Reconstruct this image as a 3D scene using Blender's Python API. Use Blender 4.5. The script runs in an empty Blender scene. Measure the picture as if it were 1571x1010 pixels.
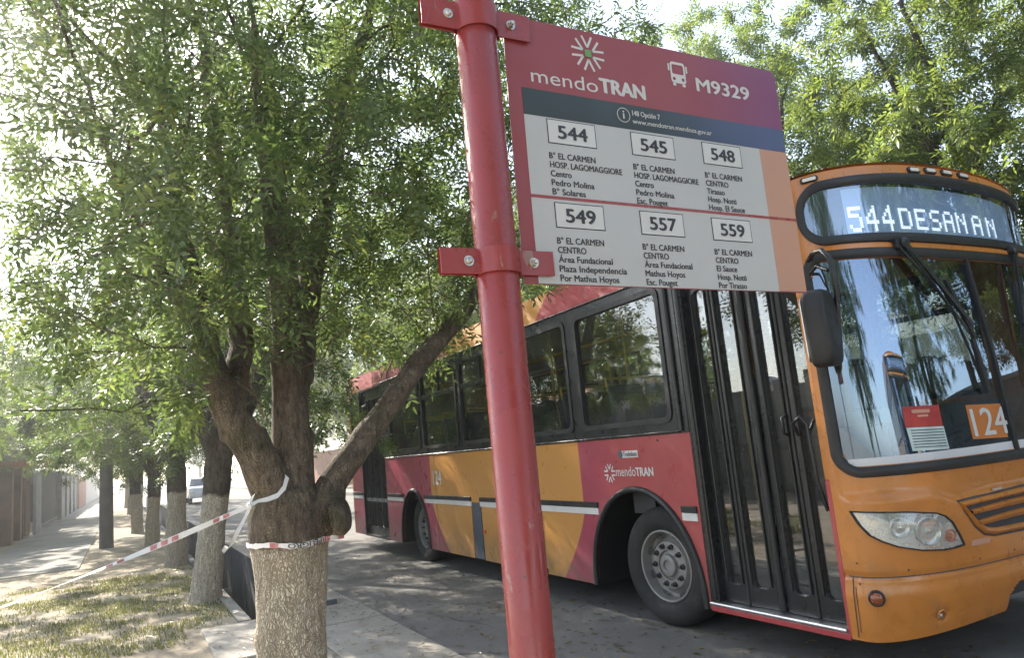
import bpy, bmesh, math, random
import numpy as np
from math import radians, sin, cos, pi, hypot
from mathutils import Vector, Matrix
from mathutils.geometry import tessellate_polygon

SC = bpy.context.scene
COL = SC.collection
random.seed(7)
RNG = np.random.default_rng(7)

# ------------------------------------------------------------------ camera
CAM_H = 1.58
YAW, PITCH, ROLL = radians(28.537), radians(9.095), radians(5.290)
cam_d = bpy.data.cameras.new('camera')
cam_d.sensor_width = 36.0
cam_d.lens = 1120.0 / 1571.0 * 36.0
cam_d.clip_end = 3000.0
cam_d.clip_start = 0.05
camera = bpy.data.objects.new('camera', cam_d)
COL.objects.link(camera)
_f = Vector((sin(YAW) * cos(PITCH), cos(YAW) * cos(PITCH), sin(PITCH)))
_r = Vector((cos(YAW), -sin(YAW), 0))
_u = _r.cross(_f)
_r2 = cos(ROLL) * _r - sin(ROLL) * _u
_u2 = sin(ROLL) * _r + cos(ROLL) * _u
_m = Matrix((( _r2.x, _u2.x, -_f.x, 0), (_r2.y, _u2.y, -_f.y, 0), (_r2.z, _u2.z, -_f.z, CAM_H), (0, 0, 0, 1)))
camera.matrix_world = _m
SC.camera = camera

# ------------------------------------------------------------------ sky, sun, exposure
SUN_AZ, SUN_EL = radians(-13.0), radians(33.5)      # azimuth from +Y towards +X
world = bpy.data.worlds.new('World')
SC.world = world
world.use_nodes = True
_wn = world.node_tree
_bg = _wn.nodes['Background']
_sky = _wn.nodes.new('ShaderNodeTexSky')
_sky.sky_type = 'NISHITA'
_sky.sun_disc = False
_sky.sun_elevation = SUN_EL
_sky.sun_rotation = SUN_AZ
_sky.dust_density = 1.0
_sky.air_density = 1.0
_hs = _wn.nodes.new('ShaderNodeHueSaturation')
_hs.inputs['Saturation'].default_value = .66
_wn.links.new(_sky.outputs[0], _hs.inputs['Color'])
_wn.links.new(_hs.outputs[0], _bg.inputs[0])
_bg.inputs[1].default_value = 0.15
sun_d = bpy.data.lights.new('sun', 'SUN')
sun_d.energy = 4.5
sun_d.angle = radians(0.5)
sun_d.color = (1.0, 0.93, 0.82)
sun = bpy.data.objects.new('sun', sun_d)
COL.objects.link(sun)
_sd = Vector((sin(SUN_AZ) * cos(SUN_EL), cos(SUN_AZ) * cos(SUN_EL), sin(SUN_EL)))
sun.rotation_euler = _sd.to_track_quat('Z', 'Y').to_euler()
sun.location = (0, 0, 30)
SC.view_settings.view_transform = 'Standard'
SC.view_settings.look = 'None'
SC.view_settings.gamma = 1.0
SC.view_settings.exposure = 1.75
SC.cycles.max_bounces = 8
SC.cycles.transparent_max_bounces = 16
SC.cycles.transmission_bounces = 6
SC.cycles.diffuse_bounces = 4
SC.cycles.glossy_bounces = 4
SC.cycles.sample_clamp_indirect = 6.0
try:
    SC.cycles.use_denoising = True
except Exception:
    pass

# ------------------------------------------------------------------ materials
MATS = {}
def nd(t, kind, **kw):
    n = t.nodes.new(kind)
    for k, v in kw.items():
        setattr(n, k, v)
    return n
def math_(t, op, a, b=None, clamp=False):
    n = nd(t, 'ShaderNodeMath', operation=op)
    n.use_clamp = clamp
    for i, v in enumerate((a, b)):
        if v is None: continue
        if isinstance(v, (int, float)): n.inputs[i].default_value = v
        else: t.links.new(v, n.inputs[i])
    return n.outputs[0]
def mixc(t, fac, a, b):
    n = nd(t, 'ShaderNodeMix', data_type='RGBA')
    for sock, v in ((n.inputs[0], fac), (n.inputs[6], a), (n.inputs[7], b)):
        if isinstance(v, (int, float)): sock.default_value = v
        elif isinstance(v, tuple): sock.default_value = (*v[:3], 1)
        else: t.links.new(v, sock)
    return n.outputs[2]
def noise(t, scale, detail=4, rough=.6, vec=None, dim=None):
    n = nd(t, 'ShaderNodeTexNoise')
    n.inputs['Scale'].default_value = scale
    n.inputs['Detail'].default_value = detail
    n.inputs['Roughness'].default_value = rough
    if vec is not None: t.links.new(vec, n.inputs['Vector'])
    return n.outputs['Fac']
def ramp(t, fac, a, b, lo=0., hi=1.):
    n = nd(t, 'ShaderNodeMapRange')
    n.inputs[1].default_value = a; n.inputs[2].default_value = b
    n.inputs[3].default_value = lo; n.inputs[4].default_value = hi
    n.interpolation_type = 'SMOOTHSTEP'
    t.links.new(fac, n.inputs[0])
    return n.outputs[0]
def pos(t):
    return nd(t, 'ShaderNodeNewGeometry').outputs['Position']
def objc(t):
    return nd(t, 'ShaderNodeTexCoord').outputs['Object']
def newmat(name):
    m = bpy.data.materials.new(name)
    m.use_nodes = True
    t = m.node_tree
    b = t.nodes['Principled BSDF']
    MATS[name] = m
    return m, t, b
def bump(t, b, h, strength=.3, dist=.01):
    n = nd(t, 'ShaderNodeBump')
    n.inputs['Strength'].default_value = strength
    n.inputs['Distance'].default_value = dist
    t.links.new(h, n.inputs['Height'])
    t.links.new(n.outputs[0], b.inputs['Normal'])
def pbr(name, rgb, rough=.5, metal=0., var=.12, vscale=3., bmp=0., bscale=60., coat=0., spec=.5, dirt=0., dirtc=(.16, .13, .10), rvar=.1):
    """paint, metal, plastic ...: colour broken up by wear, roughness by smudges"""
    m, t, b = newmat(name)
    v = objc(t)
    n1 = noise(t, vscale, 5, .65, v)
    k = ramp(t, n1, .3, .7, 1 - var, 1 + var)
    mx = nd(t, 'ShaderNodeVectorMath', operation='SCALE')
    mx.inputs[0].default_value = rgb
    t.links.new(k, mx.inputs['Scale'])
    c = mx.outputs[0]
    if dirt:
        n2 = noise(t, vscale * 2.3, 6, .7, v)
        c = mixc(t, ramp(t, n2, .5, .75, 0, dirt), c, dirtc)
    t.links.new(c, b.inputs['Base Color'])
    n3 = noise(t, vscale * 4, 4, .6, v)
    t.links.new(ramp(t, n3, .3, .7, max(rough - rvar, .02), min(rough + rvar, 1)), b.inputs['Roughness'])
    b.inputs['Metallic'].default_value = metal
    b.inputs['Specular IOR Level'].default_value = spec
    b.inputs['Coat Weight'].default_value = coat
    b.inputs['Coat Roughness'].default_value = .08
    if bmp:
        bump(t, b, noise(t, bscale, 5, .6, v), bmp, .01)
    return m
def glassmat(name, tint, rmin, rmax, rough=.0, dust=.0, rcol=(.95, .97, 1)):
    m = bpy.data.materials.new(name); m.use_nodes = True; MATS[name] = m
    t = m.node_tree; t.nodes.remove(t.nodes['Principled BSDF'])
    out = t.nodes['Material Output']
    tr = nd(t, 'ShaderNodeBsdfTransparent'); tr.inputs[0].default_value = (*tint, 1)
    gl = nd(t, 'ShaderNodeBsdfGlossy'); gl.inputs['Roughness'].default_value = rough
    gl.inputs['Color'].default_value = (*rcol, 1)
    lw = nd(t, 'ShaderNodeLayerWeight'); lw.inputs[0].default_value = .5
    p3 = math_(t, 'POWER', lw.outputs['Facing'], 3.0)
    fac = ramp(t, p3, 0, 1, rmin, rmax)
    mx = nd(t, 'ShaderNodeMixShader')
    t.links.new(fac, mx.inputs[0]); t.links.new(tr.outputs[0], mx.inputs[1]); t.links.new(gl.outputs[0], mx.inputs[2])
    last = mx
    if dust:
        df = nd(t, 'ShaderNodeBsdfDiffuse'); df.inputs[0].default_value = (.45, .43, .38, 1)
        m2 = nd(t, 'ShaderNodeMixShader')
        t.links.new(ramp(t, noise(t, 2.5, 6, .7, objc(t)), .35, .75, dust * .4, dust * 1.6), m2.inputs[0])
        t.links.new(mx.outputs[0], m2.inputs[1]); t.links.new(df.outputs[0], m2.inputs[2]); last = m2
    t.links.new(last.outputs[0], out.inputs[0])
    return m
def emit(name, rgb, s):
    m, t, b = newmat(name)
    b.inputs['Base Color'].default_value = (*rgb, 1)
    b.inputs['Roughness'].default_value = .6
    b.inputs['Emission Color'].default_value = (*rgb, 1)
    b.inputs['Emission Strength'].default_value = s
    return m

pbr('sign_red', (.285, .044, .042), .30, var=.10, vscale=2.5, dirt=.22, dirtc=(.20, .09, .07), rvar=.14)
pbr('clamp_red', (.29, .040, .040), .32, var=.06, dirt=.1)
pbr('bolt_steel', (.55, .52, .47), .35, 1., var=.2)
pbr('white_print', (.60, .59, .57), .45, var=.03)
pbr('panel_white', (.47, .475, .47), .4, var=.05, vscale=2, dirt=.06)
pbr('plate_white', (.58, .585, .57), .4, var=.03)
pbr('ink', (.035, .035, .04), .5, var=.1)
pbr('print_green', (.12, .30, .08), .45)
pbr('print_peach', (.52, .28, .19), .42, var=.05)
pbr('bus_orange', (.52, .188, .032), .33, var=.09, vscale=2.2, dirt=.26, coat=.35, bmp=.02, bscale=9)
pbr('bus_red', (.42, .06, .06), .36, var=.06, vscale=2, dirt=.12, coat=.3)
pbr('bus_cream', (.62, .60, .55), .45, var=.08, dirt=.2)
pbr('black_rubber', (.018, .018, .018), .5, var=.25, bmp=.05)
pbr('black_metal', (.02, .021, .022), .30, var=.15, vscale=1.2, dirt=.05, dirtc=(.1, .09, .08), rvar=.06)
pbr('tyre_rubber', (.022, .021, .020), .8, var=.25, dirt=.5, dirtc=(.07, .062, .055), bmp=.15)
pbr('wheel_silver', (.25, .24, .225), .55, .3, var=.15, dirt=.4, dirtc=(.14, .11, .09))
pbr('dark_steel', (.05, .05, .05), .6, .3, var=.3)
pbr('bright_steel', (.62, .62, .62), .32, .9, var=.12, vscale=2, rvar=.05)
pbr('grey_flap', (.07, .08, .10), .55, var=.2, dirt=.3)
pbr('white_trim', (.60, .59, .57), .5, var=.08, dirt=.2)
pbr('interior_grey', (.20, .20, .20), .7, var=.1)
pbr('interior_dark', (.05, .05, .055), .75, var=.15)
pbr('ceiling_panel', (.42, .42, .40), .6, var=.05)
pbr('seat_cloth', (.03, .05, .09), .9, var=.3, vscale=20)
pbr('handrail_yellow', (.55, .38, .04), .4)
pbr('dash_white', (.62, .62, .63), .6, var=.08)
pbr('paper_teal', (.50, .60, .57), .6, var=.15, vscale=6)
pbr('plate_orange', (.52, .17, .03), .5, var=.08)
pbr('poster_red', (.40, .035, .03), .5, var=.2, vscale=12)
pbr('amber_lens', (.55, .12, .015), .2, coat=.6)
pbr('lens_dark_amber', (.28, .07, .02), .25, coat=.6)
pbr('lamp_reflector', (.74, .74, .72), .28, .7, var=.12, vscale=5)
pbr('clear_lens', (.85, .85, .85), .1)
glassmat('windscreen_glass', (.44, .50, .49), .24, .8, dust=.012, rcol=(.58, .74, 1.0))
glassmat('side_glass', (.56, .59, .57), .16, .85, dust=.03)
glassmat('door_glass', (.62, .66, .64), .17, .85, dust=.025)
glassmat('display_glass', (.72, .78, .84), .24, .8, rcol=(.72, .84, 1.0))
glassmat('lamp_glass', (.88, .89, .88), .10, .8, dust=.14)
glassmat('car_glass', (.12, .13, .13), .12, .8)
emit('led_white', (.90, .95, .93), .50)
emit('led_board_sky_glow', (.22, .30, .42), .15)  # display background: bluish sky sheen put in as colour and faint emission
pbr('amber_marker', (.75, .70, .62), .2, coat=.5)
pbr('car_white', (.75, .75, .74), .3, coat=.5)
pbr('tape_white', (.78, .76, .73), .45, var=.08, vscale=12)
pbr('tape_red', (.52, .20, .20), .5, var=.35, vscale=14)

def chips(name, amount=.60):
    m = MATS[name]; t = m.node_tree; b = t.nodes['Principled BSDF']; src = b.inputs['Base Color'].links[0].from_socket; v = objc(t)
    mp = nd(t, 'ShaderNodeMapping'); mp.inputs['Scale'].default_value = (1, 1, .35); t.links.new(v, mp.inputs['Vector'])
    k = ramp(t, noise(t, 26, 5, .6, mp.outputs[0]), amount + .06, amount + .09)
    c = mixc(t, math_(t, 'MULTIPLY', k, .75), src, (.30, .20, .17))
    k2 = ramp(t, noise(t, 60, 3, .5, v), .735, .75)
    c = mixc(t, k2, c, (.10, .05, .035)); t.links.new(c, b.inputs['Base Color'])
chips('sign_red'); chips('clamp_red', .58)

# livery of the kerb side: red and orange fields with slanting edges (object space of the bus: y = metres behind the nose)
def livery(name, cove):
    m, t, b = newmat(name)
    o = objc(t)
    sx = nd(t, 'ShaderNodeSeparateXYZ'); t.links.new(o, sx.inputs[0])
    y, z = sx.outputs[1], sx.outputs[2]
    red, orange, mag = (.36, .064, .066), (.52, .245, .062), (.33, .052, .085)
    if cove:
        k = math_(t, 'MULTIPLY', math_(t, 'SUBTRACT', z, 2.84), .9)
        e1 = ramp(t, math_(t, 'SUBTRACT', math_(t, 'ADD', y, k), 3.45), -.005, .005)
        e2 = ramp(t, math_(t, 'SUBTRACT', math_(t, 'ADD', y, k), 6.0), -.005, .005)
        inside = math_(t, 'MULTIPLY', e1, math_(t, 'SUBTRACT', 1.0, e2))
        c = mixc(t, inside, red, orange)
    else:
        low = math_(t, 'MULTIPLY', math_(t, 'SUBTRACT', .93, z), 1.5, clamp=True)
        q = math_(t, 'POWER', low, 1.4)
        b1 = math_(t, 'ADD', math_(t, 'MULTIPLY', q, .46), 2.83)
        b2 = math_(t, 'SUBTRACT', 6.77, math_(t, 'MULTIPLY', q, .52))
        e1 = ramp(t, math_(t, 'SUBTRACT', y, b1), -.004, .004)
        e2 = ramp(t, math_(t, 'SUBTRACT', y, b2), -.004, .004)
        inside = math_(t, 'MULTIPLY', e1, math_(t, 'SUBTRACT', 1.0, e2))
        far = ramp(t, y, 9.0, 6.6)
        m1 = math_(t, 'MULTIPLY', e2, far)
        m2 = ramp(t, y, 1.9, 2.9)
        c = mixc(t, math_(t, 'MAXIMUM', m1, m2), red, mag)
        c = mixc(t, inside, c, orange)
    n2 = noise(t, 3.0, 6, .7, o)
    c = mixc(t, ramp(t, n2, .45, .8, 0, .08 if cove else .2), c, (.22, .17, .13))
    if not cove:
        c = mixc(t, math_(t, 'MULTIPLY', ramp(t, z, .75, .24), ramp(t, noise(t, 7, 6, .75, o), .35, .7, .15, .8)), c, (.15, .12, .09))
    t.links.new(c, b.inputs['Base Color'])
    t.links.new(ramp(t, noise(t, 5, 4, .6, o), .3, .7, .5 if cove else .26, .65 if cove else .42), b.inputs['Roughness'])
    b.inputs['Coat Weight'].default_value = .0 if cove else .3
    if cove: b.inputs['Specular IOR Level'].default_value = .25
    bump(t, b, noise(t, 2.2, 3, .5, o), .05, .02)
livery('side_livery', False)
livery('cove_livery', True)

# printed header of the stop sign: red running into purple, dark band running into blue (object space: metres along the plate)
def header(name, a, b_, x0, x1):
    m, t, b = newmat(name)
    sx = nd(t, 'ShaderNodeSeparateXYZ'); t.links.new(objc(t), sx.inputs[0])
    c = mixc(t, ramp(t, sx.outputs[0], x0, x1), a, b_)
    t.links.new(c, b.inputs['Base Color'])
    t.links.new(ramp(t, noise(t, 6, 4, .6, objc(t)), .3, .7, .3, .45), b.inputs['Roughness'])
header('plate_print', (.27, .042, .046), (.20, .045, .13), .5, .98)
header('band_print', (.022, .035, .032), (.060, .085, .19), .38, .92)

# ------------------------------------------------------------------ mesh building
class MB:
    def __init__(s): s.v = []; s.f = []
    def add(s, vs, fs):
        o = len(s.v); s.v.extend([tuple(p) for p in vs]); s.f.extend([tuple(i + o for i in f) for f in fs]); return s
    def box(s, x0, x1, y0, y1, z0, z1):
        v = [(x, y, z) for z in (z0, z1) for y in (y0, y1) for x in (x0, x1)]
        return s.add(v, [(0, 2, 3, 1), (4, 5, 7, 6), (0, 1, 5, 4), (2, 6, 7, 3), (0, 4, 6, 2), (1, 3, 7, 5)])
    def obox(s, c, ex, ey, ez):
        """box from centre and three half-axis vectors"""
        c, ex, ey, ez = Vector(c), Vector(ex), Vector(ey), Vector(ez)
        v = [c + a * ex + b * ey + d * ez for d in (-1, 1) for b in (-1, 1) for a in (-1, 1)]
        return s.add(v, [(0, 2, 3, 1), (4, 5, 7, 6), (0, 1, 5, 4), (2, 6, 7, 3), (0, 4, 6, 2), (1, 3, 7, 5)])
    def tube(s, pts, r, n=10, caps=True, twist=0.):
        pts = [Vector(p) for p in pts]; N = len(pts)
        rr = r if isinstance(r, (list, tuple)) else [r] * N
        t0 = (pts[1] - pts[0]).normalized()
        a = t0.orthogonal().normalized(); vs = []; fs = []
        for i, p in enumerate(pts):
            t = (pts[min(i + 1, N - 1)] - pts[max(i - 1, 0)]).normalized()
            a = (a - t * a.dot(t)).normalized(); b = t.cross(a)
            for k in range(n):
                w = 2 * pi * k / n + twist
                vs.append(p + (a * cos(w) + b * sin(w)) * rr[i])
        for i in range(N - 1):
            for k in range(n):
                fs.append((i * n + k, i * n + (k + 1) % n, (i + 1) * n + (k + 1) % n, (i + 1) * n + k))
        if caps:
            fs.append(tuple(range(n - 1, -1, -1))); fs.append(tuple((N - 1) * n + k for k in range(n)))
        return s.add(vs, fs)
    def lathe(s, prof, o=(0, 0, 0), ax=(0, 0, 1), n=40, close=False, caps=True):
        """profile (radius, height) turned about ax"""
        o, ax = Vector(o), Vector(ax).normalized(); a = ax.orthogonal().normalized(); b = ax.cross(a); vs = []; fs = []
        for (r, h) in prof:
            for k in range(n):
                w = 2 * pi * k / n; vs.append(o + ax * h + (a * cos(w) + b * sin(w)) * r)
        P = len(prof)
        for i in range(P - 1 + (1 if close else 0)):
            j = (i + 1) % P
            for k in range(n):
                fs.append((i * n + k, i * n + (k + 1) % n, j * n + (k + 1) % n, j * n + k))
        if not close and caps:
            if prof[0][0] > 1e-6: fs.append(tuple(range(n - 1, -1, -1)))
            if prof[-1][0] > 1e-6: fs.append(tuple((P - 1) * n + k for k in range(n)))
        return s.add(vs, fs)
    def plate(s, loops, fmap, th):
        """2-D outline with holes, turned into a plate: fmap(a, b, depth) -> 3-D, depth runs 0..th"""
        tri = tessellate_polygon([[Vector((a, b, 0)) for a, b in L] for L in loops])
        flat = [q for L in loops for q in L]; n = len(flat)
        vs = [fmap(a, b, 0) for a, b in flat] + ([fmap(a, b, th) for a, b in flat] if th else [])
        fs = [tuple(t) for t in tri]
        if th:
            fs += [tuple(n + i for i in reversed(t)) for t in tri]; o = 0
            for L in loops:
                m = len(L)
                for i in range(m):
                    j = (i + 1) % m; fs.append((o + i, o + j, n + o + j, n + o + i))
                o += m
        return s.add(vs, fs)
    def grid(s, fn, nu, nv, keep=None, flip=False):
        vs = [fn(i / nu, j / nv) for j in range(nv + 1) for i in range(nu + 1)]; fs = []
        for j in range(nv):
            for i in range(nu):
                if keep and not keep((i + .5) / nu, (j + .5) / nv): continue
                q = (j * (nu + 1) + i, j * (nu + 1) + i + 1, (j + 1) * (nu + 1) + i + 1, (j + 1) * (nu + 1) + i)
                fs.append(q[::-1] if flip else q)
        return s.add(vs, fs)
    def build(s, name, mat, parent=None, smooth=None, bevel=0., segs=2, fix=True, shift=None):
        me = bpy.data.meshes.new(name)
        off = Vector(shift) if shift is not None else Vector((0, 0, 0))
        me.from_pydata([tuple(Vector(p) - off) for p in s.v], [], s.f)
        if fix:
            bm = bmesh.new(); bm.from_mesh(me); bmesh.ops.recalc_face_normals(bm, faces=bm.faces); bm.to_mesh(me); bm.free()
        if isinstance(mat, str): mat = MATS[mat]
        if mat: me.materials.append(mat)
        if smooth:
            me.polygons.foreach_set('use_smooth', [True] * len(me.polygons)); me.set_sharp_from_angle(angle=radians(smooth))
        o = bpy.data.objects.new(name, me); COL.objects.link(o)
        if parent is not None: o.parent = parent
        if bevel:
            b = o.modifiers.new('bevel', 'BEVEL'); b.width = bevel; b.segments = segs; b.limit_method = 'ANGLE'; b.angle_limit = radians(40)
        return o
def tag(o, label=None, cat=None, group=None, kind=None):
    if label: o['label'] = label
    if cat: o['category'] = cat
    if group: o['group'] = group
    if kind: o['kind'] = kind
    return o
def thing(name, label, cat, loc=(0, 0, 0), rz=0., group=None):
    o = bpy.data.objects.new(name, None); COL.objects.link(o); o.location = loc; o.rotation_euler = (0, 0, rz)
    o.empty_display_size = .2
    return tag(o, label, cat, group)
def copy_tree(o, parent=None):
    c = o.copy(); COL.objects.link(c)
    if parent is not None: c.parent = parent
    for ch in list(o.children): copy_tree(ch, c)
    return c
def rrect(x0, x1, y0, y1, r, n=6):
    out = []
    for cx, cy, a in ((x1 - r, y1 - r, 0), (x0 + r, y1 - r, 90), (x0 + r, y0 + r, 180), (x1 - r, y0 + r, 270)):
        for k in range(n + 1):
            w = radians(a + 90 * k / n); out.append((cx + r * cos(w), cy + r * sin(w)))
    return out
def text2d(txt, x, y, cap, width=None, bold=0., right=False, res=4):
    """outline lettering as 2-D triangles: cap height in metres, squeezed to a width"""
    cu = bpy.data.curves.new('t', 'FONT'); cu.body = txt; cu.size = 1.0; cu.resolution_u = res; cu.fill_mode = 'FRONT'
    ob = bpy.data.objects.new('t', cu); COL.objects.link(ob)
    dg = bpy.context.evaluated_depsgraph_get(); me = bpy.data.meshes.new_from_object(ob.evaluated_get(dg))
    v = np.array([p.co[:2] for p in me.vertices]) if len(me.vertices) else np.zeros((0, 2)); f = [tuple(p.vertices) for p in me.polygons]
    bpy.data.objects.remove(ob); bpy.data.curves.remove(cu); bpy.data.meshes.remove(me)
    if not len(v): return [], []
    sy = cap / .729; lo, hi = v[:, 0].min(), v[:, 0].max()
    sx = width / (hi - lo) if width else sy * .82
    X = (v[:, 0] - lo) * sx + x; Y = v[:, 1] * sy + y
    if right: X -= (hi - lo) * sx
    if not bold: return [(a, b, 0.) for a, b in zip(X, Y)], f
    V = []; F = []; d = bold * cap / .729 * 1.15                # heavier strokes: the outline laid down five times, a hair apart
    for k, (ox, oy) in enumerate(((-1, 0), (1, 0), (-.5, .6), (.5, -.6), (0, 0))):
        o = len(V); V += [(a + ox * d, b + oy * d, k * .00012) for a, b in zip(X, Y)]; F += [tuple(i + o for i in q) for q in f]
    return V, F
FW=2.5
def _plan(th):
    c=math.cos(th); w=-math.copysign(abs(c)**(2/3.2),c)
    dn=abs(math.sin(th))**(2/2.2)
    return 1.25+1.25*w, dn
_N=800
_pl=[_plan(math.pi*i/_N) for i in range(_N+1)]
_S=[0.0]
for _i in range(_N):
    _a,_b=_pl[_i],_pl[_i+1]; _S.append(_S[-1]+math.hypot(_b[0]-_a[0],.43*(_b[1]-_a[1])))
FS=_S[-1]
def plan_s(s):
    s=min(max(s,0),FS); lo,hi=0,_N
    while hi-lo>1:
        m=(lo+hi)//2
        if _S[m]<=s: lo=m
        else: hi=m
    t=(s-_S[lo])/(_S[hi]-_S[lo]); a,b=_pl[lo],_pl[hi]
    return a[0]+(b[0]-a[0])*t, a[1]+(b[1]-a[1])*t
_BZ=[(.2,.33),(.3,.37),(.45,.41),(.6,.43),(.66,.43),(1.0,.45),(1.1,.462),(1.25,.455),(1.9,.42),(2.58,.365),(2.68,.36),(3.05,.35),(3.13,.33),(3.3,.3)]
def sm(a,b,x):
    t=min(max((x-a)/(b-a),0),1); return t*t*(3-2*t)
def BZ(z):
    for (a,x),(b,y) in zip(_BZ,_BZ[1:]):
        if z<=b: return x+(y-x)*max(0,(z-a))/(b-a)
    return _BZ[-1][1]
def front(s,z,off=0.0):
    """point on the curved bus nose: s = girth distance from the kerb-side corner, z = nominal height"""
    if off:
        e=.01; p=front(s,z); a=front(max(s-e,0),z); b=front(min(s+e,FS),z); c=front(s,z-e); d=front(s,z+e)
        t=[b[i]-a[i] for i in range(3)]; u=[d[i]-c[i] for i in range(3)]
        n=[t[1]*u[2]-t[2]*u[1],t[2]*u[0]-t[0]*u[2],t[0]*u[1]-t[1]*u[0]]
        L=math.sqrt(sum(q*q for q in n)) or 1
        return tuple(p[i]+n[i]/L*off for i in range(3))
    v,dn=plan_s(s); w=(v-1.25)/1.25
    y=-BZ(z)*dn
    zz=z
    if z>2.6: zz+=(z-2.6)/.53*.10*(1-w*w)
    if z<.63: zz+=(.63-z)/.37*.075*(1-w*w)
    return (v,y,zz)

# ------------------------------------------------------------------ the bus (object space: x across from the kerb side, y back from the nose, z up)
BL_ = 10.82
bus = thing('bus', 'orange and red city bus standing at the kerb with its folding door shut', 'bus', (3.88, 3.2, 0))
def side(u, z, d): return (d, u, z)
def arc(cu, rz0, rx, rz, n=18):
    return [(cu + rx * cos(w), rz0 + rz * sin(w)) for w in [pi * k / n for k in range(n + 1)]]
# kerb-side lower panels, wheel arches cut out
FA, RA = (2.0, .30, .735, .82), (7.52, .30, .58, .76)
def panel(u0, u1, arch=None, z1=1.56):
    P = [(u0, .245)]
    if arch:
        cu, z0, rx, rz = arch
        P += [(cu - rx, .245)] + [(a, b) for a, b in reversed(arc(cu, z0, rx, rz))] + [(cu + rx, .245)]
    return P + [(u1, .245), (u1, z1), (u0, z1)]
for i, a in enumerate((panel(1.22, 3.655, FA), panel(3.665, 5.14), panel(5.44, 6.60), panel(6.61, 8.78, RA), panel(10.16, BL_), [(5.1405, .93), (5.4395, .93), (5.4395, 1.56), (5.1405, 1.56)])):
    o = MB().plate([a], side, .03).build('side_panel', 'side_livery', bus, smooth=40)
    if i == 0: side_panel = o
    if i == 2: number_panel = o
mb = MB(); mb.box(-.002, .03, 5.165, 5.415, .25, .93); mb.build('skirt_flap', 'grey_flap', bus, bevel=.004)
# rub strips
def strip(u0, u1): return [(u0, u1)]
segs = [(1.25, 1.27 + .0), (1.25, 1.285)]
for u0, u1 in ((1.245, 1.42), (2.585, 5.16), (5.42, 7.06), (7.98, 8.76), (10.18, BL_ - .02)):
    MB().box(-.018, .002, u0, u1, .945, .998).build('rub_strip', 'black_rubber', bus, bevel=.006)
    MB().box(-.008, .002, u0, u1, .885, .944).build('white_stripe', 'white_trim', bus)
# arch lips and housings
def arch_parts(A, depth=.62):
    cu, z0, rx, rz = A
    pts = [(cu - rx, .245)] + [(a, b) for a, b in reversed(arc(cu, z0, rx, rz, 28))] + [(cu + rx, .245)]
    mb = MB(); mb.tube([(-.006, a, b) for a, b in pts], .026, 8); mb.build('arch_lip', 'black_rubber', bus, smooth=50)
    mb = MB(); n = len(pts)
    mb.add([(.02, a, b) for a, b in pts] + [(depth, a, b) for a, b in pts], [(i, i + 1, n + i + 1, n + i) for i in range(n - 1)])
    mb.add([(depth, a, b) for a, b in pts], [tuple(range(n))])
    mb.build('wheel_housing', 'black_rubber', bus, smooth=40)
arch_parts(FA); arch_parts(RA, .9)

# window band with rounded openings
WIN = [(1.40, 2.69), (2.86, 4.14), (4.25, 5.52), (5.64, 6.93), (7.05, 8.45)]
WZ0, WZ1 = 1.665, 2.755
mb = MB()
loops = [[(1.22, 1.562), (8.78, 1.562), (8.78, 2.84), (1.22, 2.84)]] + [rrect(a, b, WZ0, WZ1, .07) for a, b in WIN]
mb.plate(loops, lambda a, b, d: (d - .003, a, b), .035)
mb.plate([[(10.16, 1.562), (BL_ - .06, 1.562), (BL_ - .06, 2.84), (10.16, 2.84)], rrect(10.22, BL_ - .12, WZ0, WZ1, .06)], lambda a, b, d: (d - .003, a, b), .035)
mb.build('window_band', 'black_metal', bus, smooth=35)
def ring(mb, outer, inner, fmap, th):
    mb.plate([outer, inner], fmap, th)
def window(a, b, sliding, far=False):
    s = (lambda u, z, d: (2.5 - d, u, z)) if far else side
    mb = MB(); ring(mb, rrect(a - .012, b + .012, WZ0 - .012, WZ1 + .012, .08), rrect(a + .035, b - .035, WZ0 + .035, WZ1 - .035, .06), lambda u, z, d: s(u, z, d - .014), .05)
    w = mb.build('window_frame', 'black_rubber', bus, smooth=35)
    mb = MB(); mb.plate([rrect(a + .02, b - .02, WZ0 + .02, WZ1 - .02, .05)], lambda u, z, d: s(u, z, d + .018), 0)
    mb.build('pane', 'side_glass', w)
    if sliding:
        mb = MB()
        mb.plate([[(a + .03, 2.375), (b - .03, 2.375), (b - .03, 2.425), (a + .03, 2.425)]], lambda u, z, d: s(u, z, d - .008), .04)
        mb.plate([[(a + .03, 2.70), (b - .03, 2.70), (b - .03, 2.725), (a + .03, 2.725)]], lambda u, z, d: s(u, z, d - .004), .03)
        mb.build('slider_rail', 'black_metal', w, bevel=.004)
        mb = MB(); c = (a + b) / 2
        mb.plate([[(c - .018, 2.425), (c + .018, 2.425), (c + .018, 2.70), (c - .018, 2.70)]], lambda u, z, d: s(u, z, d - .002), .03)
        mb.build('slider_stile', 'black_metal', w)
    return w
for i, (a, b) in enumerate(WIN): window(a, b, i >= 2)
mb = MB(); mb.plate([rrect(10.21, BL_ - .11, WZ0 - .01, WZ1 + .01, .05)], lambda u, z, d: side(u, z, d + .015), 0); mb.build('rear_quarter_glass', 'side_glass', bus)
mb = MB(); mb.tube([(-.012, 1.30, 1.58), (-.012, 1.30, 2.83)], .02, 8); mb.tube([(-.006, 1.22, 2.845), (-.006, 8.78, 2.845)], .012, 6); mb.tube([(-.006, 1.32, 1.575), (-.006, 8.78, 1.575)], .010, 6)
mb.build('drip_moulding', 'black_metal', bus, smooth=50)
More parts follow.
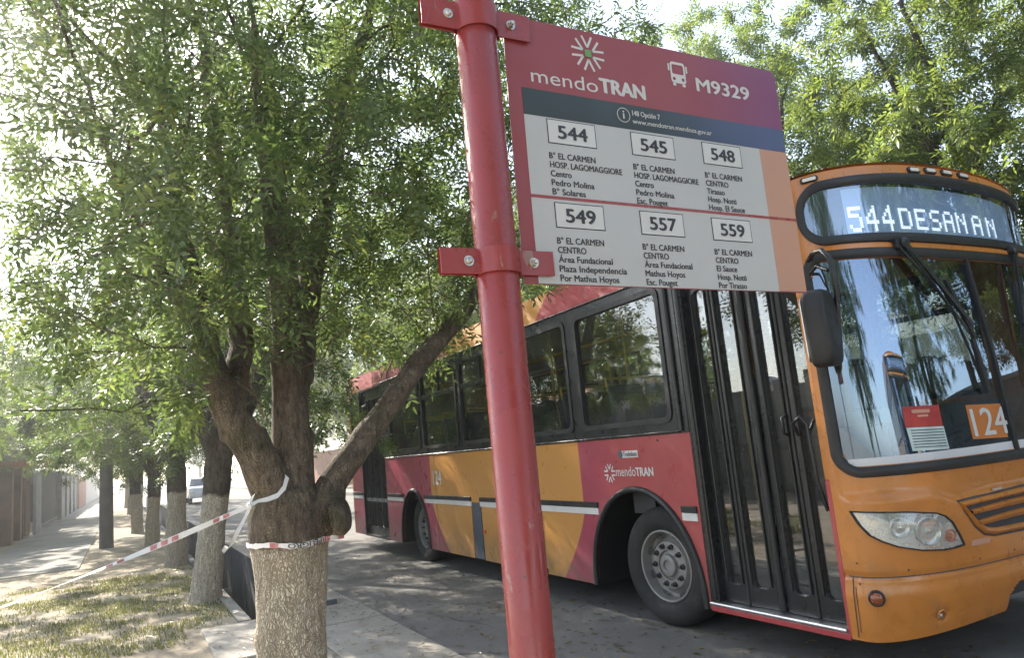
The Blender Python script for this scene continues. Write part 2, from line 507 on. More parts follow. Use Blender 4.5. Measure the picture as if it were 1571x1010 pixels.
# painted cove above the windows and the roof
mb = MB()
mb.grid(lambda u, v: (.055 * v - .001, .02 + u * (BL_ - .02), 2.84 + .30 * v), 24, 6)
mb.build('cove_panel', 'cove_livery', bus, smooth=35)
mb = MB()
def roofp(u, v):
    x = .054 + 2.392 * u; w = (x - 1.25) / 1.196
    return (x, .30 + v * (BL_ - .30), 3.141 + .10 * (1 - w ** 4))
mb.grid(roofp, 20, 10)
rf = mb.build('roof', 'bus_cream', bus, smooth=60)
for a, b in ((3.0, 4.1), (6.6, 7.6)): MB().box(.55, 1.95, a, b, 3.2, 3.33).build('roof_hatch', 'bus_cream', rf, bevel=.05, segs=3)
# far side, rear
mb = MB()
loops = [[(.05, .3), (BL_, .3), (BL_, 2.84), (.05, 2.84)]] + [rrect(a, b, WZ0, WZ1, .07) for a, b in WIN + [(.30, 1.25)]]
mb.plate(loops, lambda a, b, d: (2.5 - d, a, b), .03)
mb.grid(lambda u, v: (2.5 - .055 * v, .02 + u * (BL_ - .02), 2.84 + .30 * v), 8, 6)
mb.build('far_side', 'bus_orange', bus, smooth=40)
for i, (a, b) in enumerate(WIN + [(.30, 1.25)]): window(a, b, True, True)
mb = MB(); mb.box(.0, 2.5, BL_, BL_ + .04, .3, 3.16); rear = mb.build('rear_panel', 'bus_orange', bus, bevel=.03)
mb = MB(); mb.box(-.004, .05, BL_ - .055, BL_ - .0, .95, 2.95); mb.box(-.004, .05, BL_ - .04, BL_ - .0, .26, .93); mb.build('corner_post', 'bus_orange', bus, bevel=.01)
mb = MB(); mb.lathe([(.0, .0), (.018, -.004), (.022, .012)], (-.012, BL_ - .16, .62), (-1, 0, 0), 12); mb.build('side_marker', 'amber_lens', bus); mb = MB(); mb.lathe([(.02, .012), (.022, .004), (.0, .0)], (-.014, 5.08, .59), (-1, 0, 0), 14)
mb.box(-.022, .0, 5.06, 5.11, .57, .61)
mb.build('side_marker', 'amber_lens', bus, bevel=.004)
mb = MB(); mb.tube([(-.004, 3.66, .93), (-.004, 3.66, .25)], .006, 6); mb.box(-.016, .0, 3.63, 3.69, .255, .30); mb.build('flap_latch', 'dark_steel', bus)

# ---- doors
def door_leaf(u0, u1, g0, g1, z0, z1, x=.055, tilt=0.):
    c = (u0 + u1) / 2
    def m(u, z, d): return (x + d + (u - c) * tilt, u, z)
    mb = MB(); mb.plate([rrect(u0, u1, z0, z1, .02, 3), rrect(g0, g1, z0 + .13, z1 - .16, .05)], m, .04)
    lf = mb.build('door_leaf', 'black_metal', bus, smooth=35, bevel=.008)
    mb = MB(); mb.plate([rrect(g0 - .01, g1 + .01, z0 + .11, z1 - .14, .05)], lambda u, z, d: m(u, z, d + .022), 0); mb.build('door_glass', 'door_glass', lf)
    mb = MB()
    for a in (g0 - .012, g1 + .012): mb.tube([m(a, z0 + .15, -.006), m(a, z1 - .18, -.006)], .009, 6)
    mb.build('glazing_bead', 'black_rubber', lf, smooth=50)
    return lf
L = [(.875, 1.13, .925, 1.06), (.60, .87, .665, .815), (.275, .54, .32, .46), (.035, .27, .065, .20)]
for i, (a, b, g0, g1) in enumerate(L): door_leaf(a, b, g0, g1, .31, 2.80, tilt=(.05, -.05, .05, -.05)[i])
mb = MB(); mb.tube([(.05, .57, .32), (.05, .57, 2.78)], .026, 8); mb.tube([(.048, .873, .32), (.048, .873, 2.78)], .012, 8); mb.tube([(.048, .272, .32), (.048, .272, 2.78)], .012, 8)
mb.build('door_seal', 'black_rubber', bus, smooth=50)
mb = MB(); mb.box(-.002, .09, 1.13, 1.219, .31, 2.84); mb.box(0.0, .09, .02, 1.13, 2.80, 2.84)
mb.tube([(.0, 1.165, .32), (.0, 1.165, 2.8)], .022, 8); mb.build('door_frame', 'black_metal', bus, bevel=.008)
mb = MB(); mb.box(-.012, .25, .03, 1.215, .275, .305); mb.tube([(-.012, .03, .292), (-.012, 1.215, .292)], .014, 8); mb.build('door_sill', 'bright_steel', bus, bevel=.005)
mb = MB(); mb.box(-.004, .03, .02, 1.22, .235, .273); mb.build('sill_skirt', 'bus_red', bus, bevel=.004)
mb = MB(); mb.tube([(.02, .20, 1.48), (-.03, .19, 1.56), (-.035, .12, 1.60), (-.03, .08, 1.55), (-.02, .075, 1.2), (.03, .07, 1.0)], .012, 8)
mb.tube([(.045, .30, 1.62), (.0, .30, 1.60), (.0, .30, 1.50), (.045, .30, 1.48)], .01, 8)
mb.build('door_handle', 'black_metal', bus, smooth=60)
mb = MB(); mb.box(-.003, .05, .0, .034, .25, 1.19); mb.build('door_edge_trim', 'bus_red', bus, bevel=.005)
mb = MB(); mb.box(.0, .05, .0, .034, 1.191, 3.12); mb.box(.0, .045, .034, .06, 2.84, 3.12); mb.build('corner_pillar', 'bus_orange', bus, bevel=.006)
RD = [(8.81, 9.13, 8.86, 9.08), (9.14, 9.46, 9.19, 9.41), (9.47, 9.79, 9.52, 9.74), (9.80, 10.12, 9.85, 10.07)]
for a, b, g0, g1 in RD: door_leaf(a, b, g0, g1, .27, 2.80, x=.05)
mb = MB(); mb.box(-.002, .08, 8.78, 8.81, .25, 2.84); mb.box(-.002, .08, 10.12, 10.16, .25, 2.84); mb.box(0, .08, 8.81, 10.12, 2.80, 2.84); mb.box(-.006, .2, 8.79, 10.15, .235, .268)
mb.build('rear_door_frame', 'black_metal', bus, bevel=.006)

# ---- wheels
def wheel(cx, cu, steer=0., R=.485, hubx=0.):
    w = thing('wheel', None, None); w.parent = bus; w.location = (cx, cu, R); w.rotation_euler = (0, 0, steer)
    del_ = MB()
    pr = [(.285, .055), (.30, .03), (.34, .012), (.40, .0), (.445, .012), (.472, .04), (R - .004, .07), (R, .11), (R, .20), (R - .006, .245), (.45, .27), (.29, .26)]
    del_.lathe([(r, -h) for r, h in pr], (0, 0, 0), (-1, 0, 0), 56, caps=False)
    ty = del_.build('tyre', 'tyre_rubber', w, smooth=35)
    mb = MB()
    mb.lathe([(.292, -.06), (.292, -.028), (.282, -.024), (.274, -.03), (.268, -.06), (.262, -.12), (.24, -.135), (.215, -.12), (.195, -.085), (.19, -.075), (.16, -.07), (.12, -.07), (.118, -.11)], (0, 0, 0), (-1, 0, 0), 48, caps=False)
    rim = mb.build('rim', 'wheel_silver', w, smooth=35)
    for k in range(10):
        a = 2 * pi * k / 10; mb = MB()
        mb.lathe([(.025, 0), (.024, .016), (.015, .02), (.014, .042), (0, .044)], (.072, .157 * cos(a), .157 * sin(a)), (-1, 0, 0), 6)
        mb.build('wheel_nut', 'dark_steel', w)
    for k in range(8):
        mb = MB(); a = 2 * pi * (k + .5) / 8; r = .248
        c = Vector((.108, r * cos(a), r * sin(a)))
        t = Vector((0, -sin(a), cos(a))); n = Vector((0, cos(a), sin(a)))
        mb.add([c + t * .036 * cos(q) + n * .019 * sin(q) + Vector((-.022, 0, 0)) for q in [2 * pi * j / 12 for j in range(12)]], [tuple(range(12))])
        mb.build('vent_hole', 'interior_dark', w)
    mb = MB(); mb.lathe([(.125, -.115), (.115, -.085), (.095, -.078), (.085, -.05), (.075, -.045), (.045, -.046), (.04, -.06), (0, -.062)], (0, 0, 0), (-1, 0, 0), 32)
    mb.build('hub', 'wheel_silver', w, smooth=35)
    return w
wheel(.06, 1.82, radians(5))
wheel(.10, 7.45)
for cx, cu in ((2.44, 1.82), (2.40, 7.45)):
    w = thing('wheel', None, None); w.parent = bus; w.location = (cx, cu, .485); w.rotation_euler = (0, 0, pi)
    MB().lathe([(.10, .06), (.28, .05), (.30, -.03), (.40, 0), (.472, -.04), (.485, -.11), (.485, -.20), (.29, -.26)], (0, 0, 0), (-1, 0, 0), 32).build('tyre', 'tyre_rubber', w, smooth=35)
mb = MB(); mb.box(.95, 1.55, .5, BL_ - .3, .34, .62); mb.box(.25, 2.25, 1.72, 1.92, .40, .56); mb.box(.3, 2.2, 7.3, 7.6, .38, .6); mb.box(.1, 2.4, 3.2, 6.6, .42, .8); mb.build('chassis', 'dark_steel', bus, bevel=.02)

# ---- nose
S0, S1 = .0, FS
WS = (.075, FS - .075, 1.232, 2.588, .13)      # windscreen opening in (girth, height)
DS = (.095, FS - .095, 2.676, 3.052, .17)      # destination box opening
def inside(s, z, R, g=0.):
    s0, s1, z0, z1, r = R; s0 += g; s1 -= g; z0 += g; z1 -= g; r = max(r - g, .01)
    if s < s0 or s > s1 or z < z0 or z > z1: return False
    dx = max(s0 + r - s, s - (s1 - r), 0); dz = max(z0 + r - z, z - (z1 - r), 0)
    return dx * dx + dz * dz < r * r
def sbump(s, z):
    """moulded relief of the lower nose: shoulder over the lamps, recess under the seam, bumper swell"""
    m = s if s < FS / 2 else FS - s
    ridge = 1.085 - .06 * sm(.55, .75, m) + .03 * sm(.75, 1.1, m)
    b = .030 * sm(ridge + .028, ridge - .028, z) * sm(.02, .18, m)
    b -= .012 * math.exp(-((z - .622) / .010) ** 2)
    b += .014 * sm(.60, .50, z)
    b -= .030 * math.exp(-((m - .54) / .035) ** 2 - ((z - .362) / .03) ** 2)
    return b
def nfront(s, z, off=0.):
    return front(s, z, off + sbump(s, z))
ZB0, ZB1 = .252, 3.13
NU, NV = 150, 190
def nose(u, v):
    s = FS * u; z = ZB0 + (ZB1 - ZB0) * v
    return front(s, z, sbump(s, z)) if z < 1.2 else front(s, z)
def keep(u, v):
    s = FS * u; z = ZB0 + (ZB1 - ZB0) * v
    if inside(s, z, WS, .03) or inside(s, z, DS, .025): return False
    if abs(s - FS / 2) < .33 and z < .455 - .1 * max(0, abs(s - FS / 2) - .24) / .09: return False
    return True
mb = MB(); mb.grid(nose, NU, NV, keep)
nose_o = mb.build('nose_panel', 'bus_orange', bus, smooth=50)
# brow rolls back into the roof
mb = MB()
def brow(u, v):
    s = FS * u; p = front(s, 3.13); x = p[0]; w = (x - 1.25) / 1.25
    ry = .32; a = v * pi / 2
    xin = 1.25 + (x - 1.25) * (1 - .10 * v)
    return (xin, p[1] + ry * (1 - cos(a)) * (.4 + .6 * (1 - w * w)) + .0, p[2] + .045 * sin(a))
mb.grid(brow, 80, 8); mb.build('brow', 'bus_orange', bus, smooth=60)
mb = MB(); mb.grid(lambda u, v: (front(FS * u, 3.13)[0], front(FS * u, 3.13)[1] * (1 - v) + .6 * v, front(FS * u, 3.13)[2] * (1 - v) + 3.15 * v + .02), 40, 4); mb.build('front_roof', 'bus_orange', bus, smooth=60)
def band_on_nose(name, mat, R, w_out, w_in, off, parent=nose_o, n=14):
    """rubber profile following a rounded opening on the curved nose"""
    s0, s1, z0, z1, r = R; P = rrect(s0, s1, z0, z1, r, n); Q = []
    for i in range(len(P)):
        a, b = P[i], P[(i + 1) % len(P)]; d = hypot(b[0] - a[0], b[1] - a[1]); k = max(1, int(d / .05))
        for j in range(k): Q.append((a[0] + (b[0] - a[0]) * j / k, a[1] + (b[1] - a[1]) * j / k))
    N = len(Q); mb = MB(); vs = []; fs = []
    prof = [(-w_out, -.005), (-w_out * .8, off * .8), (-w_out * .2, off), (w_in * .4, off), (w_in, off * .5), (w_in, -.02)]
    for i in range(N):
        a, b = Q[i - 1], Q[(i + 1) % N]; tx, tz = b[0] - a[0], b[1] - a[1]; l = hypot(tx, tz); nx, nz = -tz / l, tx / l
        for (k, h) in prof: vs.append(front(min(max(Q[i][0] + nx * k, 0), FS), Q[i][1] + nz * k, h))
    m = len(prof)
    for i in range(N):
        j = (i + 1) % N
        for k in range(m - 1): fs.append((i * m + k, j * m + k, j * m + k + 1, i * m + k + 1))
    mb.add(vs, fs); return mb.build(name, mat, parent, smooth=50)
ws_seal = band_on_nose('windscreen_seal', 'black_rubber', WS, .036, .03, .024)
ds_seal = band_on_nose('display_seal', 'black_rubber', DS, .022, .035, .022)
def nose_sheet(R, g, off, mat, name, parent, nu=70, nv=40, s0=None, s1=None, z0=None, z1=None):
    a0, a1, b0, b1, r = R
    a0 = a0 + g if s0 is None else s0; a1 = a1 - g if s1 is None else s1; b0 = b0 + g if z0 is None else z0; b1 = b1 - g if z1 is None else z1
    mb = MB(); mb.grid(lambda u, v: front(a0 + (a1 - a0) * u, b0 + (b1 - b0) * v, off), nu, nv); return mb.build(name, mat, parent, smooth=60)
def nose_mask_sheet(R, off, mat, name, parent, nu, nv):
    a0, a1, b0, b1, r = R; mb = MB()
    mb.grid(lambda u, v: front(a0 + (a1 - a0) * u, b0 + (b1 - b0) * v, off), nu, nv, lambda u, v: inside(a0 + (a1 - a0) * u, b0 + (b1 - b0) * v, R, .0)); return mb.build(name, mat, parent, smooth=60)
screen = nose_mask_sheet(WS, -.006, 'windscreen_glass', 'windscreen', bus, 110, 60)
dglass = nose_mask_sheet(DS, -.006, 'display_glass', 'display_window', bus, 110, 34)
def nose_bar(s0, z0, s1, z1, w, off, th=.02, n=16, front=front):
    """flat bar lying on the nose between two (girth, height) points"""
    l = hypot(s1 - s0, z1 - z0); nx, nz = -(z1 - z0) / l * w, (s1 - s0) / l * w; vs = []; fs = []
    for i in range(n + 1):
        t = i / n; s = s0 + (s1 - s0) * t; z = z0 + (z1 - z0) * t
        for (k, h) in ((-1, off), (1, off), (1, off + th), (-1, off + th)): vs.append(front(s + nx * k, z + nz * k, h))
    for i in range(n):
        for k in range(4): fs.append((i * 4 + k, i * 4 + (k + 1) % 4, i * 4 + 4 + (k + 1) % 4, i * 4 + 4 + k))
    fs += [(0, 1, 2, 3), tuple(n * 4 + k for k in (3, 2, 1, 0))]
    return vs, fs
mb = MB(); mb.add(*nose_bar(FS / 2, 1.25, FS / 2, 2.575, .016, -.004, .02, 24)); mb.build('centre_bar', 'black_rubber', screen)
# white dotted strip along the bottom edge of the glass
mb = MB(); mb.grid(lambda u, v: front(.13 + (FS - .26) * u, 1.262 + (.062 - .012 * (1 - u)) * v, -.0045), 70, 2); mb.build('glass_edge_strip', 'dash_white', screen)

# destination display: board behind the glass, glowing faintly in place of reflected sky, rows of dashes for lamps
DOT = {'5': "11111 10000 11110 00001 00001 10001 01110", '4': "00010 00110 01010 10010 11111 00010 00010", 'D': "11110 10001 10001 10001 10001 10001 11110",
       'E': "11111 10000 10000 11110 10000 10000 11111", 'S': "01111 10000 10000 01110 00001 00001 11110", 'A': "01110 10001 10001 11111 10001 10001 10001", 'N': "10001 11001 10101 10011 10001 10001 10001", ' ': "000 000 000 000 000 000 000"}
nose_sheet(DS, 0, -.055, 'led_board_sky_glow', 'display_board', dglass, 60, 8, .44, 2.40, 2.70, 3.01)
nose_sheet(DS, 0, -.11, 'interior_dark', 'display_housing', dglass, 60, 8, .06, FS - .06, 2.66, 3.08)
mb = MB()
def led_text(txt, s, zb, cw, ch, gap):
    for c in txt:
        rows = DOT[c].split(); n = len(rows[0])
        for r, row in enumerate(rows):
            for k, q in enumerate(row):
                if q == '1':
                    for sub in range(2):
                        a = s + k * cw; z = zb + (6 - r) * ch + sub * ch * .5
                        mb.add([front(a, z, -.05), front(a + cw * .96, z, -.05), front(a + cw * .96, z + ch * .37, -.05), front(a, z + ch * .37, -.05)], [(0, 1, 2, 3)])
        s += n * cw + gap
    return s
led_text('544', .462, 2.738, .0215, .0226, .034)
led_text('DE', .908, 2.752, .0245, .0182, .043)
led_text('SAN', 1.236, 2.752, .0232, .0182, .036)
led_text('AN', 1.735, 2.752, .0245, .0182, .070)
mb.build('led_lettering', 'led_white', dglass)

# headlamp: tapering almond shape wrapped on the corner
HL = [(.112, 1.004), (.242, .996), (.40, .985), (.571, .962), (.622, .94), (.666, .901), (.705, .83), (.734, .762), (.66, .752), (.584, .750), (.45, .762), (.322, .793), (.245, .828), (.189, .866), (.145, .93)]
def shrink(P, k):
    cs = sum(a for a, b in P) / len(P); cz = sum(b for a, b in P) / len(P)
    return [(cs + (a - cs) * k, cz + (b - cz) * k) for a, b in P]
def dense(P, d=.03):
    Q = []
    for i in range(len(P)):
        a, b = P[i], P[(i + 1) % len(P)]; k = max(1, int(hypot(b[0] - a[0], b[1] - a[1]) / d))
        Q += [(a[0] + (b[0] - a[0]) * j / k, a[1] + (b[1] - a[1]) * j / k) for j in range(k)]
    return Q
def mirror(P): return [(FS - a, b) for a, b in P]
def head(P, flip):
    P = dense(P); mb = MB(); n = len(P); rings = []
    for k, off in ((1.04, -.004), (1.035, .012), (1.0, .016), (.965, .010)): rings.append([nfront(a, b, off) for a, b in shrink(P, k)])
    vs = [q for r in rings for q in r]; fs = [(j * n + i, j * n + (i + 1) % n, (j + 1) * n + (i + 1) % n, (j + 1) * n + i) for j in range(3) for i in range(n)]
    mb.add(vs, fs); h = mb.build('headlight', 'black_rubber', bus, smooth=50)
    mb = MB(); vs = []; fs = []
    Ks = (.97, .75, .5, .25, .0)
    for k in Ks: vs += [nfront(a, b, .011 + .018 * (1 - k * k)) for a, b in shrink(P, k)]
    for j in range(len(Ks) - 1): fs += [(j * n + i, j * n + (i + 1) % n, (j + 1) * n + (i + 1) % n, (j + 1) * n + i) for i in range(n)]
    mb.add(vs, fs); mb.build('lens', 'lamp_glass', h, smooth=60)
    mb = MB(); vs = []; fs = []
    for k in Ks: vs += [nfront(a, b, .008 - .005 * (1 - k ** 2)) for a, b in shrink(P, k)]
    for j in range(len(Ks) - 1): fs += [(j * n + i, j * n + (i + 1) % n, (j + 1) * n + (i + 1) % n, (j + 1) * n + i) for i in range(n)]
    mb.add(vs, fs); mb.build('reflector', 'lamp_reflector', h, smooth=60)
    def q(s): return FS - s if flip else s
    for (s, z, r, m) in ((.34, .90, .055, 'lamp_reflector'), (.50, .865, .078, 'lamp_reflector'), (.645, .825, .036, 'amber_lens')):
        o = Vector(nfront(q(s), z, .004)); nn = (Vector(nfront(q(s), z, .05)) - o).normalized()
        mb = MB(); mb.lathe([(r * 1.06, .0), (r * 1.04, .010), (r, .011), (r * .9, .004), (r * .6, .0015), (r * .25, .003), (r * .2, .014), (0, .016)], o, nn, 24); mb.build('bulb_bowl', m, h, smooth=50)
head(HL, False); head(mirror(HL), True)
for s in (.178, FS - .178):
    o = Vector(nfront(s, .506, .002)); nn = (Vector(nfront(s, .506, .06)) - o).normalized()
    mb = MB(); mb.lathe([(.046, -.01), (.046, .012), (.040, .018), (.036, .016)], o, nn, 28); f_ = mb.build('corner_lamp', 'black_rubber', bus, smooth=40)
    mb = MB(); mb.lathe([(.038, .012), (.03, .022), (.015, .027), (0, .028)], o, nn, 28); mb.build('lamp_lens', 'lens_dark_amber', f_, smooth=60)
    s2 = .538 if s < 1 else FS - .538
    o = Vector(nfront(s2, .362, -.004)); nn = (Vector(nfront(s2, .362, .05)) - o).normalized()
    mb = MB(); mb.lathe([(.034, .0), (.034, .03), (.026, .034), (.022, .0), (0, -.002)], o, nn, 20); e2 = mb.build('tow_eye', 'bus_orange', bus, smooth=40)
    mb = MB(); mb.lathe([(.013, .0), (.015, .03), (0, .036)], o - Vector((.012, 0, .004)), nn, 12); mb.build('tow_pin', 'bright_steel', e2, smooth=40)
# grille in the middle of the nose
GP = [(.745, 1.008), (.90, 1.018), (1.20, 1.03), (FS / 2, 1.036)]
GP = GP + mirror(GP)[::-1][1:] + [(FS - .80, .93), (FS - .86, .85), (FS - .93, .80), (FS - 1.02, .783), (FS / 2, .775), (1.02, .783), (.93, .80), (.86, .85), (.80, .93)]
P = dense(GP, .05); n = len(P); mb = MB(); vs = []
cz_ = .905
def gsh(P, d):
    out = []
    for a, b in P: out.append((a + (FS / 2 - a) / (FS / 2 - .75) * d, b + (cz_ - b) / .125 * d))
    return out
prof = ((0, -.004), (.005, .014), (.020, .022), (.036, .014), (.042, -.004))
for d, off in prof: vs += [nfront(a, b, off) for a, b in gsh(P, d)]
mb.add(vs, [(j * n + i, j * n + (i + 1) % n, (j + 1) * n + (i + 1) % n, (j + 1) * n + i) for j in range(len(prof) - 1) for i in range(n)])
grille = mb.build('grille', 'bus_orange', bus, smooth=50)
def in_poly(x, y, Q):
    c = False
    for i in range(len(Q)):
        (x0, y0), (x1, y1) = Q[i - 1], Q[i]
        if (y0 > y) != (y1 > y) and x < (x1 - x0) * (y - y0) / (y1 - y0) + x0: c = not c
    return c
mb = MB(); Q = gsh(P, .022); fs_ = lambda u, v: (.74 + (FS - 1.48) * u, .77 + .27 * v)
mb.grid(lambda u, v: nfront(*fs_(u, v), .0035), 110, 40, lambda u, v: in_poly(*fs_(u, v), Q)); mb.build('grille_backing', 'interior_dark', grille)
mb = MB(); vs = [nfront(a, b, .002) for a, b in P] + [nfront(a, b, .003) for a, b in gsh(P, -.012)]
mb.add(vs, [(i, (i + 1) % n, n + (i + 1) % n, n + i) for i in range(n)]); mb.build('grille_gap', 'interior_dark', grille)
for z, sa in ((.936, .825), (.866, .875)):
    mb = MB(); vs = []; fs = []; N = 30
    for i in range(N + 1):
        s = sa + (FS - 2 * sa) * i / N; w = abs(i / N - .5) * 2; zc = z + .018 * (1 - w * w); t = .017 + .006 * (1 - w * w)
        vs += [nfront(s, zc - t, .001), nfront(s, zc - t * .6, .018), nfront(s, zc + t * .4, .026), nfront(s, zc + t * .95, .010), nfront(s, zc + t * .95, .001)]
    for i in range(N):
        for k in range(4): fs.append((i * 5 + k, i * 5 + k + 1, i * 5 + k + 6, i * 5 + k + 5))
    mb.add(vs, fs); mb.build('grille_slat', 'bus_orange', grille, smooth=60)
mb = MB(); mb.add(*nose_bar(1.05, 1.052, 1.13, 1.054, .006, .03, .012, 2)); mb.build('grille_badge', 'bright_steel', grille)
mb = MB(); mb.plate([rrect(.80, .97, .742, .775, .01, 3)], lambda a, b, d: nfront(a + .4 * (b - .76), b, .002 + d), .003); mb.build('nose_sticker', 'print_peach', bus)
for s_ in (.052, FS - .052):
    mb = MB(); mb.add(*nose_bar(s_, .27, s_ + .006, .62, .0022, .0, .004, 20, nfront)); mb.add(*nose_bar(s_ + .022, .30, s_ + .02, .56, .0016, .0, .003, 12, nfront))
    mb.build('corner_seam', 'interior_dark', nose_o)
mb = MB()
for s_, z_ in ((.10, .70), (.10, .58), (.36, .655), (.86, .66), (1.2, .665)):
    for q in (s_, FS - s_): o = Vector(nfront(q, z_, -.001)); mb.lathe([(.007, 0), (.006, .003), (0, .0035)], o, Vector(nfront(q, z_, .05)) - o, 10)
mb.build('panel_screw', 'dark_steel', nose_o)
mb = MB(); mb.add(*nose_bar(.03, .619, FS - .03, .619, .0028, .0, .008, 120, nfront)); mb.build('bumper_seam', 'interior_dark', nose_o)
# number plate recess
mb = MB(); mb.box(.93, 1.57, -.34, -.30, .36, .52); mb.build('plate_recess', 'interior_dark', bus, bevel=.01)
# orange strip and black bar between the two panes
mb = MB(); mb.add(*nose_bar(.20, 2.632, FS - .20, 2.632, .012, .004, .012, 60)); mb.build('orange_strip', 'bus_orange', bus)
# marker lamps on the brow
for s, z in ((.206, 3.098), (1.088, 3.098), (1.273, 3.104), (1.464, 3.106), (1.661, 3.106), (FS - .206, 3.098)):
    mb = MB(); mb.plate([rrect(s - .062, s + .062, z - .019, z + .019, .016, 4)], lambda a, b, d: front(a, b, d), .014); l_ = mb.build('marker_lamp', 'black_rubber', bus, bevel=.003)
    mb = MB(); mb.plate([rrect(s - .045, s + .045, z - .011, z + .011, .009, 4)], lambda a, b, d: front(a, b, .0145 + d), .006); mb.build('marker_lens', 'amber_marker', l_, bevel=.002)
# wipers hanging from the header
def wiper(s, z, k, m):
    a = lambda ds, dz: (s + ds * m, z + dz)
    mb = MB(); mb.add(*nose_bar(*a(0, 0), *a(.45, -.56), .016, .045, .016)); mb.add(*nose_bar(*a(-.05, -.02), *a(.40, -.58), .007, .04, .010)); mb.add(*nose_bar(*a(-.02, .0), *a(.38, -.60), .005, .05, .008))
    mb.lathe([(.038, .0), (.038, .05), (.02, .06), (0, .06)], front(*a(0, 0), .01), (Vector(front(*a(0, 0), .1)) - Vector(front(*a(0, 0)))).normalized(), 14)
    mb.add(*nose_bar(*a(-.07, .0), *a(.05, -.005), .028, .012, .035, 4)); w = mb.build('wiper_arm', 'black_metal', bus)
    mb = MB(); mb.add(*nose_bar(*a(.30, -.24), *a(.44, -.64), .014, .035, .022)); mb.add(*nose_bar(*a(.44, -.64), *a(.47, -.98), .018, .020, .022)); mb.add(*nose_bar(*a(.28, -.20), *a(.475, -1.0), .005, .008, .014)); mb.build('wiper_blade', 'black_rubber', w)
wiper(.775, 2.635, 0, 1)
wiper(FS - .86, 2.64, 0, -.42)

def card(mb, Q, off):
    (ax, az), (bx_, bz), (cx, cz), (dx, dz) = Q
    def fn(u, v):
        s = (ax * (1 - u) + bx_ * u) * (1 - v) + (dx * (1 - u) + cx * u) * v; z = (az * (1 - u) + bz * u) * (1 - v) + (dz * (1 - u) + cz * u) * v
        return front(s, z, off)
    mb.grid(fn, 14, 6)
# cards and stickers on the windscreen
mb = MB(); card(mb, [(1.02, 1.36), (1.395, 1.345), (1.40, 1.565), (1.025, 1.575)], -.0035); pl = mb.build('fleet_number_card', 'plate_orange', bus)
v, f = text2d('124', 1.03, 1.375, .18, .37, bold=.012); mb = MB(); mb.add([front(a + .02, b - .01 * (a - 1.2), -.0015 + d) for a, b, d in v], f); mb.build('number_lettering', 'white_print', pl, fix=False)
mb = MB(); card(mb, [(.50, 1.475), (.78, 1.462), (.785, 1.592), (.505, 1.60)], -.0035); po = mb.build('windscreen_notice', 'poster_red', bus)
mb = MB(); card(mb, [(.565, 1.556), (.70, 1.551), (.70, 1.572), (.565, 1.577)], -.0022); card(mb, [(.60, 1.53), (.68, 1.528), (.68, 1.541), (.60, 1.543)], -.0022); mb.build('notice_line', 'print_peach', po)
mb = MB(); card(mb, [(.515, 1.33), (.79, 1.32), (.785, 1.46), (.505, 1.472)], -.0035); pp = mb.build('route_leaflet', 'paper_teal', bus)
mb = MB()
for k in range(7): card(mb, [(.53, 1.45 - k * .017), (.775, 1.44 - k * .017), (.775, 1.446 - k * .017), (.53, 1.456 - k * .017)], -.0024)
mb.build('leaflet_text', 'grey_flap', pp)
# dashboard, steering wheel and cab furniture
mb = MB(); mb.grid(lambda u, v: (.14 + 2.22 * u, front(.2 + (FS - .4) * u, 1.25)[1] + .06 + v * .38, 1.20 + .05 * sin(v * pi) - .05 * v), 40, 8); mb.box(.3, 2.2, .02, .08, .6, 1.18)
mb.build('dashboard', 'interior_grey', bus, smooth=50)
mb = MB(); mb.box(.22, .62, -.02, .16, 1.20, 1.50); mb.box(.20, .66, -.03, -.015, 1.50, 1.60); mb.build('fare_cabinet', 'paper_teal', bus, bevel=.03)
mb = MB()
cw = Vector((1.85, .28, 1.33)); axw = Vector((0, .55, 1)).normalized(); aa = axw.orthogonal().normalized(); bb = axw.cross(aa)
mb.tube([cw + (aa * cos(t) + bb * sin(t)) * .23 for t in [2 * pi * k / 32 for k in range(33)]], .017, 8); mb.tube([cw - axw * .5, cw], .03, 8); mb.tube([cw - aa * .22, cw + aa * .22], .014, 6)
mb.build('steering_wheel', 'black_rubber', bus, smooth=60)
# saloon
mb = MB(); mb.box(.72, 2.46, 1.25, BL_ - .02, .84, .90); mb.box(.04, .719, 2.80, 6.88, .84, .90); mb.box(.04, .719, 8.2, BL_ - .02, .84, .90); mb.box(.30, 2.46, .10, 1.25, .84, .90); mb.box(.10, .35, .08, 1.2, .33, .36); mb.box(.34, .70, .08, 1.2, .58, .61); mb.box(.34, .36, .08, 1.2, .36, .58); mb.build('saloon_floor', 'interior_grey', bus)
mb = MB(); mb.box(.15, 2.35, .35, BL_ - .05, 3.0, 3.03); mb.box(.06, .30, 1.25, BL_ - .05, 2.78, 3.0); mb.box(2.2, 2.44, 1.25, BL_ - .05, 2.78, 3.0); mb.build('ceiling', 'ceiling_panel', bus)
mb = MB(); mb.box(.03, .05, 1.25, 8.7, 1.16, 1.6); mb.box(2.44, 2.46, .2, BL_ - .05, .9, 1.6); mb.box(1.3, 2.44, 1.02, 1.05, .9, 2.0); mb.box(.06, 2.44, BL_ - .09, BL_ - .06, .9, 2.9); mb.build('saloon_lining', 'interior_grey', bus)
mb = MB()
for x in (.75, 1.75):
    mb.tube([(x, 1.3, 2.62), (x, 8.6, 2.62)], .017, 8)
    for u in (1.35, 2.9, 4.4, 5.9, 7.4): mb.tube([(x, u, .9), (x, u, 3.0)], .017, 8)
mb.tube([(.12, 1.22, 1.0), (.12, 1.22, 2.7)], .017, 8); mb.tube([(.45, .12, .6), (.45, .12, 2.3)], .017, 8)
mb.build('handrail', 'handrail_yellow', bus, smooth=60)
